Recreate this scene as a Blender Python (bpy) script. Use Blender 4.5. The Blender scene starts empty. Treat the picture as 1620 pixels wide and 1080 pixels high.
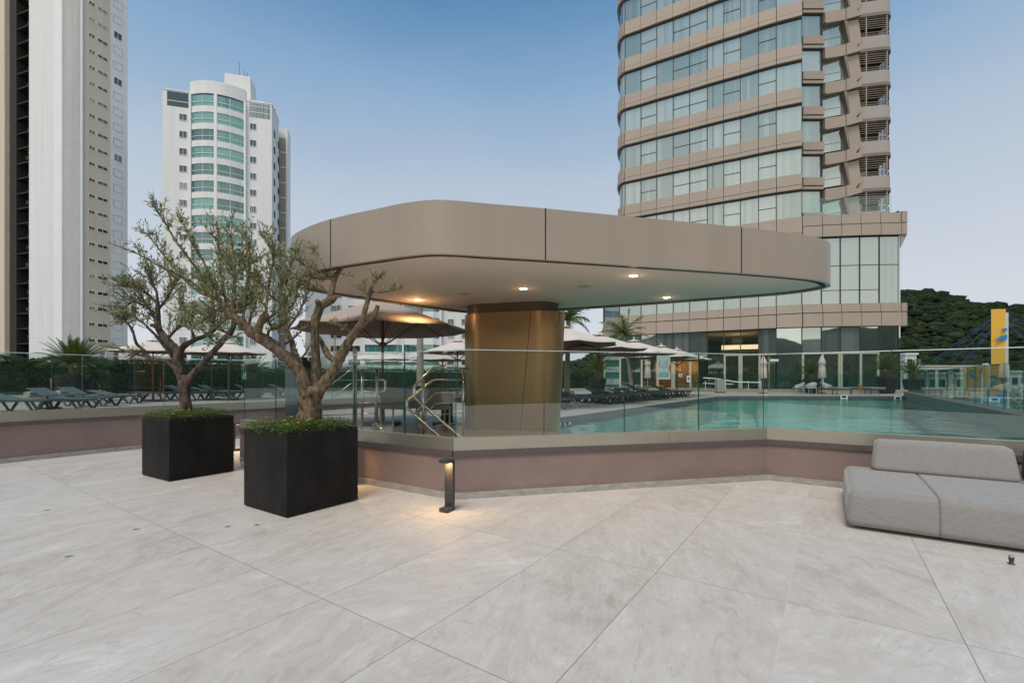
import bpy, bmesh, math, random
import numpy as np
from mathutils import Vector, Matrix, noise
from mathutils.geometry import tessellate_polygon
R = math.radians
PI = math.pi
random.seed(7)
scene = bpy.context.scene
col = scene.collection

# ------------------------------------------------------------------ camera
F, CX, HZ, H = 735.0, 810.0, 601.0, 1.5      # focal length, centre and horizon of the photo in its pixels; eye height
cam = bpy.data.cameras.new('camera'); camo = bpy.data.objects.new('camera', cam); col.objects.link(camo)
cam.sensor_width = 36.0; cam.lens = 36.0 * F / 1620.0
cam.shift_y = 61.0 / 1620.0
cam.clip_start = 0.05; cam.clip_end = 5000
camo.location = (0, 0, H); camo.rotation_euler = (R(90), 0, 0)
scene.camera = camo

# ------------------------------------------------------------------ sky and sun
SUN_EL, SUN_ROT = R(62), R(200)
w = bpy.data.worlds.new("World"); scene.world = w; w.use_nodes = True
nt = w.node_tree; nt.nodes.clear()
def N(t, kind, **kw):
    n = t.nodes.new(kind)
    for k, v in kw.items(): setattr(n, k, v)
    return n
out = N(nt, 'ShaderNodeOutputWorld'); bg = N(nt, 'ShaderNodeBackground')
sky = N(nt, 'ShaderNodeTexSky', sky_type='NISHITA'); sky.sun_disc = False
sky.sun_elevation = SUN_EL; sky.sun_rotation = SUN_ROT; sky.air_density = 1.0; sky.dust_density = 1.0; sky.ozone_density = 2.0
tc = N(nt, 'ShaderNodeTexCoord'); sep = N(nt, 'ShaderNodeSeparateXYZ')
ns = N(nt, 'ShaderNodeTexNoise'); ns.inputs['Scale'].default_value = 1.6; ns.inputs['Detail'].default_value = 5
mp = N(nt, 'ShaderNodeMapping'); mp.inputs['Scale'].default_value = (1, 1, 3)
cr = N(nt, 'ShaderNodeValToRGB')                 # evening haze and thin cloud: pale near the horizon, blue overhead
e = cr.color_ramp.elements
e[0].position = 0.0; e[0].color = (7.0, 7.3, 7.7, 1)
e[1].position = 1.0; e[1].color = (.9, 2.1, 4.2, 1)
for p, c in ((0.15, (6.4, 6.75, 7.3, 1)), (0.38, (4.7, 5.6, 6.7, 1)), (0.52, (2.6, 4.15, 6.1, 1)), (0.64, (1.1, 2.6, 4.7, 1))):
    q = e.new(p); q.color = c
add = N(nt, 'ShaderNodeMath', operation='ADD'); mul = N(nt, 'ShaderNodeMath', operation='MULTIPLY_ADD')
mul.inputs[1].default_value = 0.11; mul.inputs[2].default_value = -0.055
mix = N(nt, 'ShaderNodeMixRGB'); mix.inputs['Fac'].default_value = 0.94
L = nt.links.new
L(tc.outputs['Generated'], sep.inputs[0]); L(tc.outputs['Generated'], mp.inputs[0]); L(mp.outputs[0], ns.inputs['Vector'])
L(ns.outputs['Fac'], mul.inputs[0]); L(sep.outputs['Z'], add.inputs[0]); L(mul.outputs[0], add.inputs[1])
L(add.outputs[0], cr.inputs[0]); L(sky.outputs[0], mix.inputs[1]); L(cr.outputs[0], mix.inputs[2])
wy = N(nt,'ShaderNodeMapRange'); wy.inputs[1].default_value = -.9; wy.inputs[2].default_value = .3; wy.inputs[3].default_value = 1; wy.inputs[4].default_value = 0
wm = N(nt,'ShaderNodeMixRGB', blend_type='MULTIPLY'); wm.inputs[2].default_value = (2.05,1.78,1.42,1)   # warm boost added to the unseen sky behind the camera, as fill light
L(sep.outputs['Y'], wy.inputs[0]); L(wy.outputs[0], wm.inputs[0]); L(mix.outputs[0], wm.inputs[1])
L(wm.outputs[0], bg.inputs[0]); L(bg.outputs[0], out.inputs[0]); bg.inputs[1].default_value = 0.09
sl = bpy.data.lights.new('sun', 'SUN'); sl.energy = 2.2; sl.angle = R(24); sl.color = (1, .89, .78)
so = bpy.data.objects.new('sun', sl); col.objects.link(so)
so.rotation_euler = (R(28), 0, R(-22)); so.location = (0, -20, 30)
vs = scene.view_settings; vs.view_transform = 'Standard'; vs.look = 'None'; vs.gamma = 1.0; vs.exposure = 0.20
scene.cycles.transparent_max_bounces = 32
scene.cycles.max_bounces = 8

# ------------------------------------------------------------------ helpers
def W(px, py, Y): return Vector(((px - CX) / F * Y, Y, H - (py - HZ) * Y / F))
def G(px, py, z=0.0):
    Y = F * (H - z) / (py - HZ); return Vector(((px - CX) / F * Y, Y, z))
def tag(o, label=None, cat=None, group=None, kind=None):
    if label: o['label'] = label
    if cat: o['category'] = cat
    if group: o['group'] = group
    if kind: o['kind'] = kind
    return o
def empty(name, loc, rz=0.0, label=None, cat=None, group=None):
    o = bpy.data.objects.new(name, None); col.objects.link(o); o.location = loc; o.rotation_euler = (0, 0, rz)
    o.empty_display_size = .1
    return tag(o, label, cat, group)
def kids(o): return [c for c in list(bpy.data.objects) if c.parent == o]
KIDS = {}
def copy_tree(o, parent=None):
    c = o.copy(); col.objects.link(c)
    if parent: c.parent = parent
    ch = KIDS.get(o.name)
    if ch is None: ch = KIDS[o.name] = [k for k in col.objects if k.parent == o]
    for k in ch: copy_tree(k, c)
    return c
def place(proto, used, loc, rz, label, sc=1.0):
    o = copy_tree(proto) if used.get(proto.name) else proto
    used[proto.name] = True
    o.location = loc; o.rotation_euler = (0, 0, rz); o.scale = (sc, sc, sc); o['label'] = label
    return o
USED = {}

class MB:
    def __init__(s): s.v = []; s.f = []; s.m = []; s.cm = 0
    def add(s, vs, fs):
        b = len(s.v); s.v.extend([tuple(p) for p in vs])
        for f in fs: s.f.append(tuple(b + i for i in f)); s.m.append(s.cm)
        return s
    def box(s, x0, x1, y0, y1, z0, z1):
        return s.add([(x0,y0,z0),(x1,y0,z0),(x1,y1,z0),(x0,y1,z0),(x0,y0,z1),(x1,y0,z1),(x1,y1,z1),(x0,y1,z1)],
                     [(0,3,2,1),(4,5,6,7),(0,1,5,4),(1,2,6,5),(2,3,7,6),(3,0,4,7)])
    def obox(s, P, u, s0, s1, d0, d1, z0, z1):
        # box on a wall line: origin P, direction u (2d), s along, d outward (to the right of u)
        n = (u[1], -u[0])
        def q(a, d, z): return (P[0] + u[0]*a + n[0]*d, P[1] + u[1]*a + n[1]*d, z)
        return s.add([q(s0,d1,z0),q(s1,d1,z0),q(s1,d0,z0),q(s0,d0,z0),q(s0,d1,z1),q(s1,d1,z1),q(s1,d0,z1),q(s0,d0,z1)],
                     [(0,3,2,1),(4,5,6,7),(0,1,5,4),(1,2,6,5),(2,3,7,6),(3,0,4,7)])
    def prism(s, poly, z0, z1, top=None):
        n = len(poly); t = top or poly
        area = sum(poly[i][0]*poly[(i+1)%n][1]-poly[(i+1)%n][0]*poly[i][1] for i in range(n))
        if area < 0: poly = poly[::-1]; t = t[::-1]
        vs = [(p[0],p[1],z0) for p in poly] + [(p[0],p[1],z1) for p in t]
        fs = [(i,(i+1)%n,n+(i+1)%n,n+i) for i in range(n)]
        tri = tessellate_polygon([[Vector((p[0],p[1],0)) for p in poly]])
        for a,b,c in tri:
            fs.append((n+a,n+b,n+c)); fs.append((c,b,a))
        return s.add(vs, fs)
    def tube(s, pts, rad, seg=8, cap=True, rough=0.0):
        pts = [Vector(p) for p in pts]; n = len(pts)
        if not hasattr(rad, '__len__'): rad = [rad]*n
        base = len(s.v); ref = Vector((0,0,1))
        d0 = (pts[1]-pts[0]).normalized()
        if abs(d0.z) > .9: ref = Vector((1,0,0))
        side = d0.cross(ref).normalized()
        vs = []
        for i in range(n):
            d = (pts[min(i+1,n-1)] - pts[max(i-1,0)])
            d = d.normalized() if d.length > 1e-9 else d0
            side = (side - d*side.dot(d)); side = side.normalized() if side.length > 1e-6 else d.orthogonal().normalized()
            up = d.cross(side)
            for k in range(seg):
                a = 2*PI*k/seg; r = rad[i]
                if rough:
                    q = pts[i] + side*math.cos(a)*r*3 + up*math.sin(a)*r*3
                    r *= 1 + rough*noise.noise(q*8) + rough*.8*noise.noise(q*21)
                vs.append(pts[i] + side*math.cos(a)*r + up*math.sin(a)*r)
        fs = []
        for i in range(n-1):
            for k in range(seg):
                a = i*seg+k; b = i*seg+(k+1)%seg
                fs.append((a,b,b+seg,a+seg))
        if cap: fs.append(tuple(range(seg))[::-1]); fs.append(tuple((n-1)*seg+k for k in range(seg)))
        return s.add(vs, fs)
    def lathe(s, prof, seg=24, c=(0,0), close=False):
        n = len(prof); vs = []
        for r, z in prof:
            for k in range(seg):
                a = 2*PI*k/seg; vs.append((c[0]+r*math.cos(a), c[1]+r*math.sin(a), z))
        fs = [(i*seg+k, i*seg+(k+1)%seg, (i+1)*seg+(k+1)%seg, (i+1)*seg+k) for i in range(n-1) for k in range(seg)]
        fs.append(tuple(range(seg))[::-1]); fs.append(tuple((n-1)*seg+k for k in range(seg)))
        return s.add(vs, fs)
    def build(s, name, mats, parent=None, smooth=False, loc=None, auto=None):
        me = bpy.data.meshes.new(name)
        me.from_pydata(s.v, [], s.f)
        if not isinstance(mats, (list, tuple)): mats = [mats]
        for m in mats: me.materials.append(m)
        me.polygons.foreach_set('material_index', s.m)
        if smooth: me.polygons.foreach_set('use_smooth', [True]*len(s.f))
        me.update()
        o = bpy.data.objects.new(name, me); col.objects.link(o)
        if parent: o.parent = parent
        if loc: o.location = loc
        if auto: me.set_sharp_from_angle(angle=R(auto))
        return o
def rounded(name, dims, bev, mat, parent=None, loc=(0,0,0), seg=5, fn=None, rz=0, cuts=0):
    bm = bmesh.new(); bmesh.ops.create_cube(bm, size=1)
    for v in bm.verts: v.co = Vector((v.co.x*dims[0], v.co.y*dims[1], v.co.z*dims[2]))
    bmesh.ops.bevel(bm, geom=bm.edges[:]+bm.verts[:], offset=bev, segments=seg, profile=.6, affect='EDGES')
    if cuts:
        for ax in (0,1,2):
            for k in range(1, cuts):
                c = [0,0,0]; c[ax] = dims[ax]*(k/cuts-.5); nn = [0,0,0]; nn[ax] = 1
                bmesh.ops.bisect_plane(bm, geom=bm.verts[:]+bm.edges[:]+bm.faces[:], plane_co=c, plane_no=nn)
    if fn:
        for v in bm.verts: v.co = fn(v.co)
    me = bpy.data.meshes.new(name); bm.to_mesh(me); bm.free(); me.materials.append(mat)
    me.polygons.foreach_set('use_smooth', [True]*len(me.polygons))
    o = bpy.data.objects.new(name, me); col.objects.link(o); o.location = loc; o.rotation_euler = (0,0,rz)
    if parent: o.parent = parent
    return o
def arc_round(pts, r, seg=6):
    """round the corners of a closed polygon; r number or list"""
    n = len(pts); outp = []
    for i in range(n):
        p = Vector(pts[i][:2]); a = Vector(pts[i-1][:2]); b = Vector(pts[(i+1)%n][:2])
        ri = r[i] if hasattr(r,'__len__') else r
        if ri <= 0: outp.append(tuple(p)); continue
        da = (a-p); db = (b-p); t = min(ri, da.length*.49, db.length*.49)
        A = p+da.normalized()*t; B = p+db.normalized()*t
        for k in range(seg+1):
            u = k/seg; outp.append(tuple(A*(1-u)**2 + p*2*u*(1-u) + B*u*u))
    return outp
def catmull(P, n=6):
    P = [Vector(p) for p in P]; Q = [P[0]*2-P[1]] + P + [P[-1]*2-P[-2]]; outp = []
    for i in range(1, len(Q)-2):
        for k in range(n):
            t = k/n; a,b,c,d = Q[i-1],Q[i],Q[i+1],Q[i+2]
            outp.append(.5*((2*b)+(c-a)*t+(2*a-5*b+4*c-d)*t*t+(3*b-a-3*c+d)*t**3))
    outp.append(P[-1]); return outp
def lerp_list(v, n):
    return [v[min(int(i/n), len(v)-2)]*(1-(i/n-min(int(i/n), len(v)-2))) + v[min(int(i/n), len(v)-2)+1]*(i/n-min(int(i/n), len(v)-2)) for i in range((len(v)-1)*n+1)]

# ------------------------------------------------------------------ materials
def newmat(name):
    m = bpy.data.materials.new(name); m.use_nodes = True
    return m, m.node_tree, m.node_tree.nodes['Principled BSDF']
def pm(name, c, rough=.6, metal=0.0, var=.12, scale=4.0, bump=0.0, bscale=60.0, stretch=(1,1,1), spec=.5, c2=None, coat=0.0):
    m, t, b = newmat(name)
    tcn = N(t,'ShaderNodeTexCoord'); mpn = N(t,'ShaderNodeMapping'); mpn.inputs['Scale'].default_value = stretch
    t.links.new(tcn.outputs['Object'], mpn.inputs[0])
    nz = N(t,'ShaderNodeTexNoise'); nz.inputs['Scale'].default_value = scale; nz.inputs['Detail'].default_value = 6; nz.inputs['Roughness'].default_value = .6
    t.links.new(mpn.outputs[0], nz.inputs['Vector'])
    rp = N(t,'ShaderNodeValToRGB'); rp.color_ramp.elements[0].position = .3; rp.color_ramp.elements[1].position = .7
    lo = [x*(1-var) for x in c]; hi = [min(1, x*(1+var)) for x in (c2 or c)]
    rp.color_ramp.elements[0].color = (*lo,1); rp.color_ramp.elements[1].color = (*hi,1)
    t.links.new(nz.outputs['Fac'], rp.inputs[0]); t.links.new(rp.outputs[0], b.inputs['Base Color'])
    b.inputs['Roughness'].default_value = rough; b.inputs['Metallic'].default_value = metal
    b.inputs['Specular IOR Level'].default_value = spec; b.inputs['Coat Weight'].default_value = coat
    if bump:
        nb = N(t,'ShaderNodeTexNoise'); nb.inputs['Scale'].default_value = bscale; nb.inputs['Detail'].default_value = 4
        t.links.new(mpn.outputs[0], nb.inputs['Vector'])
        bp = N(t,'ShaderNodeBump'); bp.inputs['Strength'].default_value = bump; bp.inputs['Distance'].default_value = .02
        t.links.new(nb.outputs['Fac'], bp.inputs['Height']); t.links.new(bp.outputs[0], b.inputs['Normal'])
    return m
def emis(name, c, s):
    m, t, b = newmat(name); b.inputs['Emission Color'].default_value = (*c,1); b.inputs['Emission Strength'].default_value = s
    b.inputs['Base Color'].default_value = (*[min(1,x) for x in c],1); return m
def glassmat(name, tint=(.93,.975,.965), ior=1.5, gl=(1,1,1), haze=0.0):
    m = bpy.data.materials.new(name); m.use_nodes = True; t = m.node_tree; t.nodes.clear()
    o = N(t,'ShaderNodeOutputMaterial'); mx = N(t,'ShaderNodeMixShader'); tr = N(t,'ShaderNodeBsdfTransparent'); g = N(t,'ShaderNodeBsdfGlossy')
    fr = N(t,'ShaderNodeFresnel'); g.inputs['Roughness'].default_value = 0.0
    ge = N(t,'ShaderNodeNewGeometry'); mi = N(t,'ShaderNodeMapRange')          # thin pane: same reflectance from both sides
    mi.inputs[3].default_value = ior; mi.inputs[4].default_value = 1/ior
    t.links.new(ge.outputs['Backfacing'], mi.inputs[0]); t.links.new(mi.outputs[0], fr.inputs['IOR'])
    tr.inputs[0].default_value = (*tint,1); g.inputs[0].default_value = (*gl,1)
    t.links.new(fr.outputs[0], mx.inputs[0]); t.links.new(tr.outputs[0], mx.inputs[1]); t.links.new(g.outputs[0], mx.inputs[2])
    t.links.new(mx.outputs[0], o.inputs[0]); return m
def hotelglass(name, curtain, dark, gloss=.55, sc=1.6, tint=(.80,.90,.90), thr=(.42,.55)):
    """reflective pane with drawn curtains behind it"""
    m = bpy.data.materials.new(name); m.use_nodes = True; t = m.node_tree; t.nodes.clear()
    o = N(t,'ShaderNodeOutputMaterial'); mx = N(t,'ShaderNodeMixShader'); d = N(t,'ShaderNodeBsdfDiffuse'); g = N(t,'ShaderNodeBsdfGlossy')
    tcn = N(t,'ShaderNodeTexCoord'); oi = N(t,'ShaderNodeObjectInfo')
    mpn = N(t,'ShaderNodeMapping'); mpn.inputs['Scale'].default_value = (5, 5, .02)
    wv = N(t,'ShaderNodeTexNoise'); wv.inputs['Scale'].default_value = sc; wv.inputs['Detail'].default_value = 3
    n2 = N(t,'ShaderNodeMath', operation='ADD'); n3 = N(t,'ShaderNodeMath', operation='MULTIPLY_ADD'); n3.inputs[1].default_value = .5; n3.inputs[2].default_value = -.25
    t.links.new(oi.outputs['Random'], n3.inputs[0]); t.links.new(wv.outputs['Fac'], n2.inputs[0]); t.links.new(n3.outputs[0], n2.inputs[1])
    t.links.new(tcn.outputs['Object'], mpn.inputs[0]); t.links.new(mpn.outputs[0], wv.inputs['Vector'])
    rp = N(t,'ShaderNodeValToRGB'); rp.color_ramp.elements[0].position = thr[0]; rp.color_ramp.elements[1].position = thr[1]
    rp.color_ramp.elements[0].color = (*dark,1); rp.color_ramp.elements[1].color = (*curtain,1)
    t.links.new(n2.outputs[0], rp.inputs[0]); t.links.new(rp.outputs[0], d.inputs[0])
    g.inputs[0].default_value = (*tint,1); g.inputs['Roughness'].default_value = .015
    nz = N(t,'ShaderNodeTexNoise'); nz.inputs['Scale'].default_value = .45; bp = N(t,'ShaderNodeBump'); bp.inputs['Strength'].default_value = .06; bp.inputs['Distance'].default_value = .05
    t.links.new(tcn.outputs['Object'], nz.inputs['Vector']); t.links.new(nz.outputs['Fac'], bp.inputs['Height']); t.links.new(bp.outputs[0], g.inputs['Normal'])
    lw = N(t,'ShaderNodeFresnel'); lw.inputs['IOR'].default_value = 1.5
    ma = N(t,'ShaderNodeMath', operation='MULTIPLY_ADD'); ma.inputs[1].default_value = 1-gloss; ma.inputs[2].default_value = gloss; ma.use_clamp = True
    t.links.new(lw.outputs[0], ma.inputs[0]); t.links.new(ma.outputs[0], mx.inputs[0])
    t.links.new(d.outputs[0], mx.inputs[1]); t.links.new(g.outputs[0], mx.inputs[2]); t.links.new(mx.outputs[0], o.inputs[0]); return m

def floor_mat():
    m, t, b = newmat('stone_tiles')
    ln = t.links.new
    geo = N(t,'ShaderNodeNewGeometry')
    def dot(v):
        n = N(t,'ShaderNodeVectorMath', operation='DOT_PRODUCT'); n.inputs[1].default_value = v; ln(geo.outputs['Position'], n.inputs[0]); return n.outputs['Value']
    def M(op, a, bb=None, c=None):
        n = N(t,'ShaderNodeMath', operation=op)
        for i, x in enumerate((a, bb, c)):
            if x is None: continue
            if isinstance(x, (int, float)): n.inputs[i].default_value = x
            else: ln(x, n.inputs[i])
        return n.outputs[0]
    s = M('DIVIDE', M('ADD', dot((.8254,-.5646,0)), .24), .88)
    tt = M('DIVIDE', M('SUBTRACT', dot((.5646,.8254,0)), 1.90), 1.735)
    si, ti = M('FLOOR', s), M('FLOOR', tt)
    sf, tf = M('SUBTRACT', s, si), M('SUBTRACT', tt, ti)
    ds = M('MULTIPLY', M('MINIMUM', sf, M('SUBTRACT', 1.0, sf)), .88)
    dt = M('MULTIPLY', M('MINIMUM', tf, M('SUBTRACT', 1.0, tf)), 1.735)
    dd = M('MINIMUM', ds, dt)
    grout = M('LESS_THAN', dd, .0021)
    idx = N(t,'ShaderNodeCombineXYZ'); ln(si, idx.inputs[0]); ln(ti, idx.inputs[1])
    wn = N(t,'ShaderNodeTexWhiteNoise', noise_dimensions='2D'); ln(idx.outputs[0], wn.inputs['Vector'])
    # per tile coordinates, rotated a little and stretched along the veins
    cx = N(t,'ShaderNodeCombineXYZ'); ln(M('MULTIPLY', sf, .88), cx.inputs[0]); ln(M('MULTIPLY', tf, 1.735), cx.inputs[1]); 
    rot = N(t,'ShaderNodeVectorRotate', rotation_type='Z_AXIS'); ln(cx.outputs[0], rot.inputs['Vector'])
    ln(M('MULTIPLY_ADD', wn.outputs['Value'], 1.5, -.9), rot.inputs['Angle'])
    off = N(t,'ShaderNodeVectorMath', operation='MULTIPLY_ADD'); ln(wn.outputs['Color'], off.inputs[0]); off.inputs[1].default_value = (37,37,37); ln(rot.outputs[0], off.inputs[2])
    st = N(t,'ShaderNodeMapping'); st.inputs['Scale'].default_value = (1.7,.6,1); ln(off.outputs[0], st.inputs[0])
    def noi(vec, sc, det, dist, ro=.6):
        n = N(t,'ShaderNodeTexNoise'); n.inputs['Scale'].default_value = sc; n.inputs['Detail'].default_value = det
        n.inputs['Distortion'].default_value = dist; n.inputs['Roughness'].default_value = ro; ln(vec, n.inputs['Vector']); return n.outputs['Fac']
    n1 = noi(st.outputs[0], 1.3, 9, 1.4, .62); n2 = noi(off.outputs[0], 6, 8, .8, .72); n3 = noi(st.outputs[0], 3.2, 10, 2.2, .7)
    n4 = noi(off.outputs[0], 130, 2, 0)
    n5 = noi(st.outputs[0], 2.0, 4, 1.0, .5)
    rp = N(t,'ShaderNodeValToRGB'); ee = rp.color_ramp.elements
    ee[0].position = .34; ee[0].color = (.40,.356,.31,1); ee[1].position = .68; ee[1].color = (.665,.628,.58,1)
    q = ee.new(.45); q.color = (.492,.452,.406,1); q = ee.new(.57); q.color = (.552,.515,.47,1)
    sumv = M('ADD', M('MULTIPLY', n1, .42), M('ADD', M('MULTIPLY', n2, .33), M('MULTIPLY', n3, .25)))
    sumv = M('ADD', sumv, M('MULTIPLY_ADD', wn.outputs['Value'], .08, -.04))
    sumv = M('ADD', sumv, M('MULTIPLY_ADD', n4, .12, -.06))
    st2 = N(t,'ShaderNodeMapping'); st2.inputs['Scale'].default_value = (4.0,.5,1); ln(off.outputs[0], st2.inputs[0])
    n6 = noi(st2.outputs[0], 7, 8, .6, .7); sumv = M('ADD', sumv, M('MULTIPLY_ADD', n6, .22, -.11))
    ln(sumv, rp.inputs[0])
    # thin veins
    vein = M('ABSOLUTE', M('SUBTRACT', n5, .5)); vm = N(t,'ShaderNodeMapRange'); ln(vein, vm.inputs[0])
    vm.inputs[1].default_value = 0; vm.inputs[2].default_value = .013; vm.inputs[3].default_value = .42; vm.inputs[4].default_value = 0
    vmask = M('MULTIPLY', vm.outputs[0], M('GREATER_THAN', n3, .47))
    mv = N(t,'ShaderNodeMixRGB'); ln(vmask, mv.inputs[0]); ln(rp.outputs[0], mv.inputs[1]); mv.inputs[2].default_value = (.33,.295,.265,1)
    vein2 = M('ABSOLUTE', M('SUBTRACT', n3, .56)); vm2 = N(t,'ShaderNodeMapRange'); ln(vein2, vm2.inputs[0])
    vm2.inputs[1].default_value = 0; vm2.inputs[2].default_value = .03; vm2.inputs[3].default_value = .22; vm2.inputs[4].default_value = 0
    mv2 = N(t,'ShaderNodeMixRGB'); ln(vm2.outputs[0], mv2.inputs[0]); ln(mv.outputs[0], mv2.inputs[1]); mv2.inputs[2].default_value = (.66,.65,.63,1)
    mg = N(t,'ShaderNodeMixRGB'); ln(grout, mg.inputs[0]); ln(mv2.outputs[0], mg.inputs[1])
    # grout colour: mostly dark brown, one pale silicone joint
    isw = M('LESS_THAN', M('ABSOLUTE', M('SUBTRACT', s, 0.0)), .01)
    gc = N(t,'ShaderNodeMixRGB'); ln(isw, gc.inputs[0]); gc.inputs[1].default_value = (.16,.13,.11,1); gc.inputs[2].default_value = (.56,.55,.53,1)
    ln(gc.outputs[0], mg.inputs[2]); ln(mg.outputs[0], b.inputs['Base Color'])
    rr = M('MULTIPLY_ADD', n2, .25, .38); ln(rr, b.inputs['Roughness'])
    hgt = M('ADD', M('MULTIPLY', n2, .5), M('MULTIPLY', n4, .25)); hgt = M('SUBTRACT', hgt, M('MULTIPLY', grout, .8))
    bp = N(t,'ShaderNodeBump'); bp.inputs['Strength'].default_value = .22; bp.inputs['Distance'].default_value = .006
    ln(hgt, bp.inputs['Height']); ln(bp.outputs[0], b.inputs['Normal'])
    return m

M_floor = floor_mat()
def stucco_mat():
    m = pm('mauve_stucco', (.245,.175,.155), .85, var=.10, scale=1.3, bump=.25, bscale=90); t = m.node_tree; b = t.nodes['Principled BSDF']; ln = t.links.new
    src = b.inputs['Base Color'].links[0].from_socket
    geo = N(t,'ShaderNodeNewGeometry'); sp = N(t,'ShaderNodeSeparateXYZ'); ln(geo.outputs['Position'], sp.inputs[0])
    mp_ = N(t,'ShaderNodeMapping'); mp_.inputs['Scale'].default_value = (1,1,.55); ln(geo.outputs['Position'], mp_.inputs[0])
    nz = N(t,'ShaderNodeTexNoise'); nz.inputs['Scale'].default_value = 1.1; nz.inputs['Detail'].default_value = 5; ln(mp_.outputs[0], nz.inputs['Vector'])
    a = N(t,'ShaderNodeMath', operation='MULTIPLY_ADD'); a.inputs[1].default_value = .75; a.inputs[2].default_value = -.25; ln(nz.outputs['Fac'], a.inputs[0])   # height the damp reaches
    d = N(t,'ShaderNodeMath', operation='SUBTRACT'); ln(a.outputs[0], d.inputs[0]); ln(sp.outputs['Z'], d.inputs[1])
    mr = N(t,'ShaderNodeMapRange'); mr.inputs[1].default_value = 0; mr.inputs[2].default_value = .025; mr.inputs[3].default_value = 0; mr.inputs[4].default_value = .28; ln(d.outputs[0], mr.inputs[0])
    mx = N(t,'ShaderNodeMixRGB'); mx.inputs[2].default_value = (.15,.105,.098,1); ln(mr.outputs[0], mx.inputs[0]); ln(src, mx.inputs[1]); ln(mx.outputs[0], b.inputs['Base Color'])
    return m
M_stucco = stucco_mat()
M_skirt = pm('skirting_stone', (.33,.31,.29), .6, var=.22, scale=6, stretch=(1,1,3), bump=.1)
M_frame = pm('champagne_aluminium', (.46,.43,.36), .34, metal=.75, var=.04, scale=3)
M_lip = pm('dark_granite', (.10,.075,.072), .6, var=.4, scale=60)
M_tan = pm('tan_aluminium_panel', (.335,.275,.222), .36, metal=.2, var=.07, scale=1.4, stretch=(1,1,.12), bump=.25, bscale=.9)
M_tan2 = pm('tan_cladding', (.40,.33,.27), .5, var=.06, scale=.5)
M_tan3 = pm('pale_cladding', (.40,.36,.33), .5, var=.05, scale=.5)
M_bronze = pm('bronze_cladding', (.40,.25,.125), .30, metal=.6, var=.06, scale=.8)
M_bronze2 = pm('dark_bronze', (.13,.09,.06), .4, metal=.35, var=.06)
M_soffit = pm('soffit_render', (.70,.60,.50), .7, var=.03, scale=1.0)
M_dark = pm('dark_gap', (.025,.022,.02), .8, var=.2)
M_glass = glassmat('balustrade_glass', (.905,.962,.948), 1.75)
M_gedge = pm('glass_edge', (.03,.12,.11), .2, var=.1)
M_gtop = pm('glass_top_edge', (.72,.80,.78), .2, var=.05)
M_black = pm('black_fibre_cement', (.0065,.006,.006), .55, spec=.2, var=.4, scale=3.0, stretch=(1,1,.5), bump=.25, bscale=25, c2=(.013,.0115,.011))
M_anth = pm('anthracite_metal', (.05,.052,.055), .45, metal=.3, var=.1)
M_steel = pm('brushed_steel', (.62,.58,.50), .22, metal=1.0, var=.06, scale=3)
M_wood = pm('varnished_wood', (.20,.055,.028), .45, var=.25, scale=6, stretch=(6,6,.6))
M_canvas = pm('beige_canvas', (.60,.53,.47), .9, var=.05, scale=2, bump=.15, bscale=8)
M_undershade = pm('taupe_umbrella_undershade', (.17,.12,.092), .9, var=.05)  # shade under the umbrellas, put into a darker colour for the canopy underside
M_canvasd = pm('taupe_canvas', (.42,.345,.28), .9, var=.05, scale=2)
M_lframe = pm('lounger_resin', (.045,.055,.06), .45, var=.12)
M_lmesh = pm('lounger_textile', (.09,.12,.125), .6, var=.08, scale=90, bump=.2, bscale=300)
M_deck = pm('deck_stone', (.36,.315,.275), .6, var=.14, scale=1.6, bump=.1)
M_deckw = pm('lit_wood_deck', (.36,.22,.13), .45, var=.25, scale=3, stretch=(.5,8,1))  # wood grain, with the orange lamp glow put into its colour
def wall_mat(name, c, pitch, z0):
    m = pm(name, c, .85, var=.05, scale=.35, stretch=(2.5,2.5,.12)); t = m.node_tree; b = t.nodes['Principled BSDF']; ln = t.links.new
    src = b.inputs['Base Color'].links[0].from_socket
    geo = N(t,'ShaderNodeNewGeometry'); sp = N(t,'ShaderNodeSeparateXYZ'); ln(geo.outputs['Position'], sp.inputs[0])
    a = N(t,'ShaderNodeMath', operation='ADD'); a.inputs[1].default_value = 100*pitch - z0; ln(sp.outputs['Z'], a.inputs[0])
    mo = N(t,'ShaderNodeMath', operation='MODULO'); mo.inputs[1].default_value = pitch; ln(a.outputs[0], mo.inputs[0])
    lt = N(t,'ShaderNodeMath', operation='LESS_THAN'); lt.inputs[1].default_value = .07; ln(mo.outputs[0], lt.inputs[0])
    sc = N(t,'ShaderNodeMath', operation='MULTIPLY'); sc.inputs[1].default_value = .35; ln(lt.outputs[0], sc.inputs[0])
    mx = N(t,'ShaderNodeMixRGB'); mx.inputs[2].default_value = (c[0]*.7,c[1]*.7,c[2]*.68,1); ln(sc.outputs[0], mx.inputs[0]); ln(src, mx.inputs[1]); ln(mx.outputs[0], b.inputs['Base Color'])
    return m
M_white = wall_mat('white_render', (.74,.75,.755), 2.9, .6)
M_white2 = pm('bright_render', (.80,.81,.82), .8, var=.03, scale=.25)
M_beige = wall_mat('beige_render', (.64,.56,.46), 2.9, .6)
M_brown = pm('brown_render', (.24,.205,.165), .85, var=.15, scale=.6)
M_teal = hotelglass('teal_balcony_glass', (.15,.37,.34), (.03,.09,.09), .18, 2.2, (.52,.70,.70), (.40,.60))
M_wing = hotelglass('dark_window_glass', (.35,.37,.37), (.02,.025,.03), .12, 1.2, (.5,.6,.6), (.58,.75))
M_hot = hotelglass('hotel_pane', (.40,.44,.425), (.17,.21,.20), .42, .5, (.60,.66,.64), (.36,.6))
M_hotp = hotelglass('podium_pane', (.21,.25,.245), (.10,.13,.13), .48, .5, (.52,.61,.62), (.36,.6))
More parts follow.
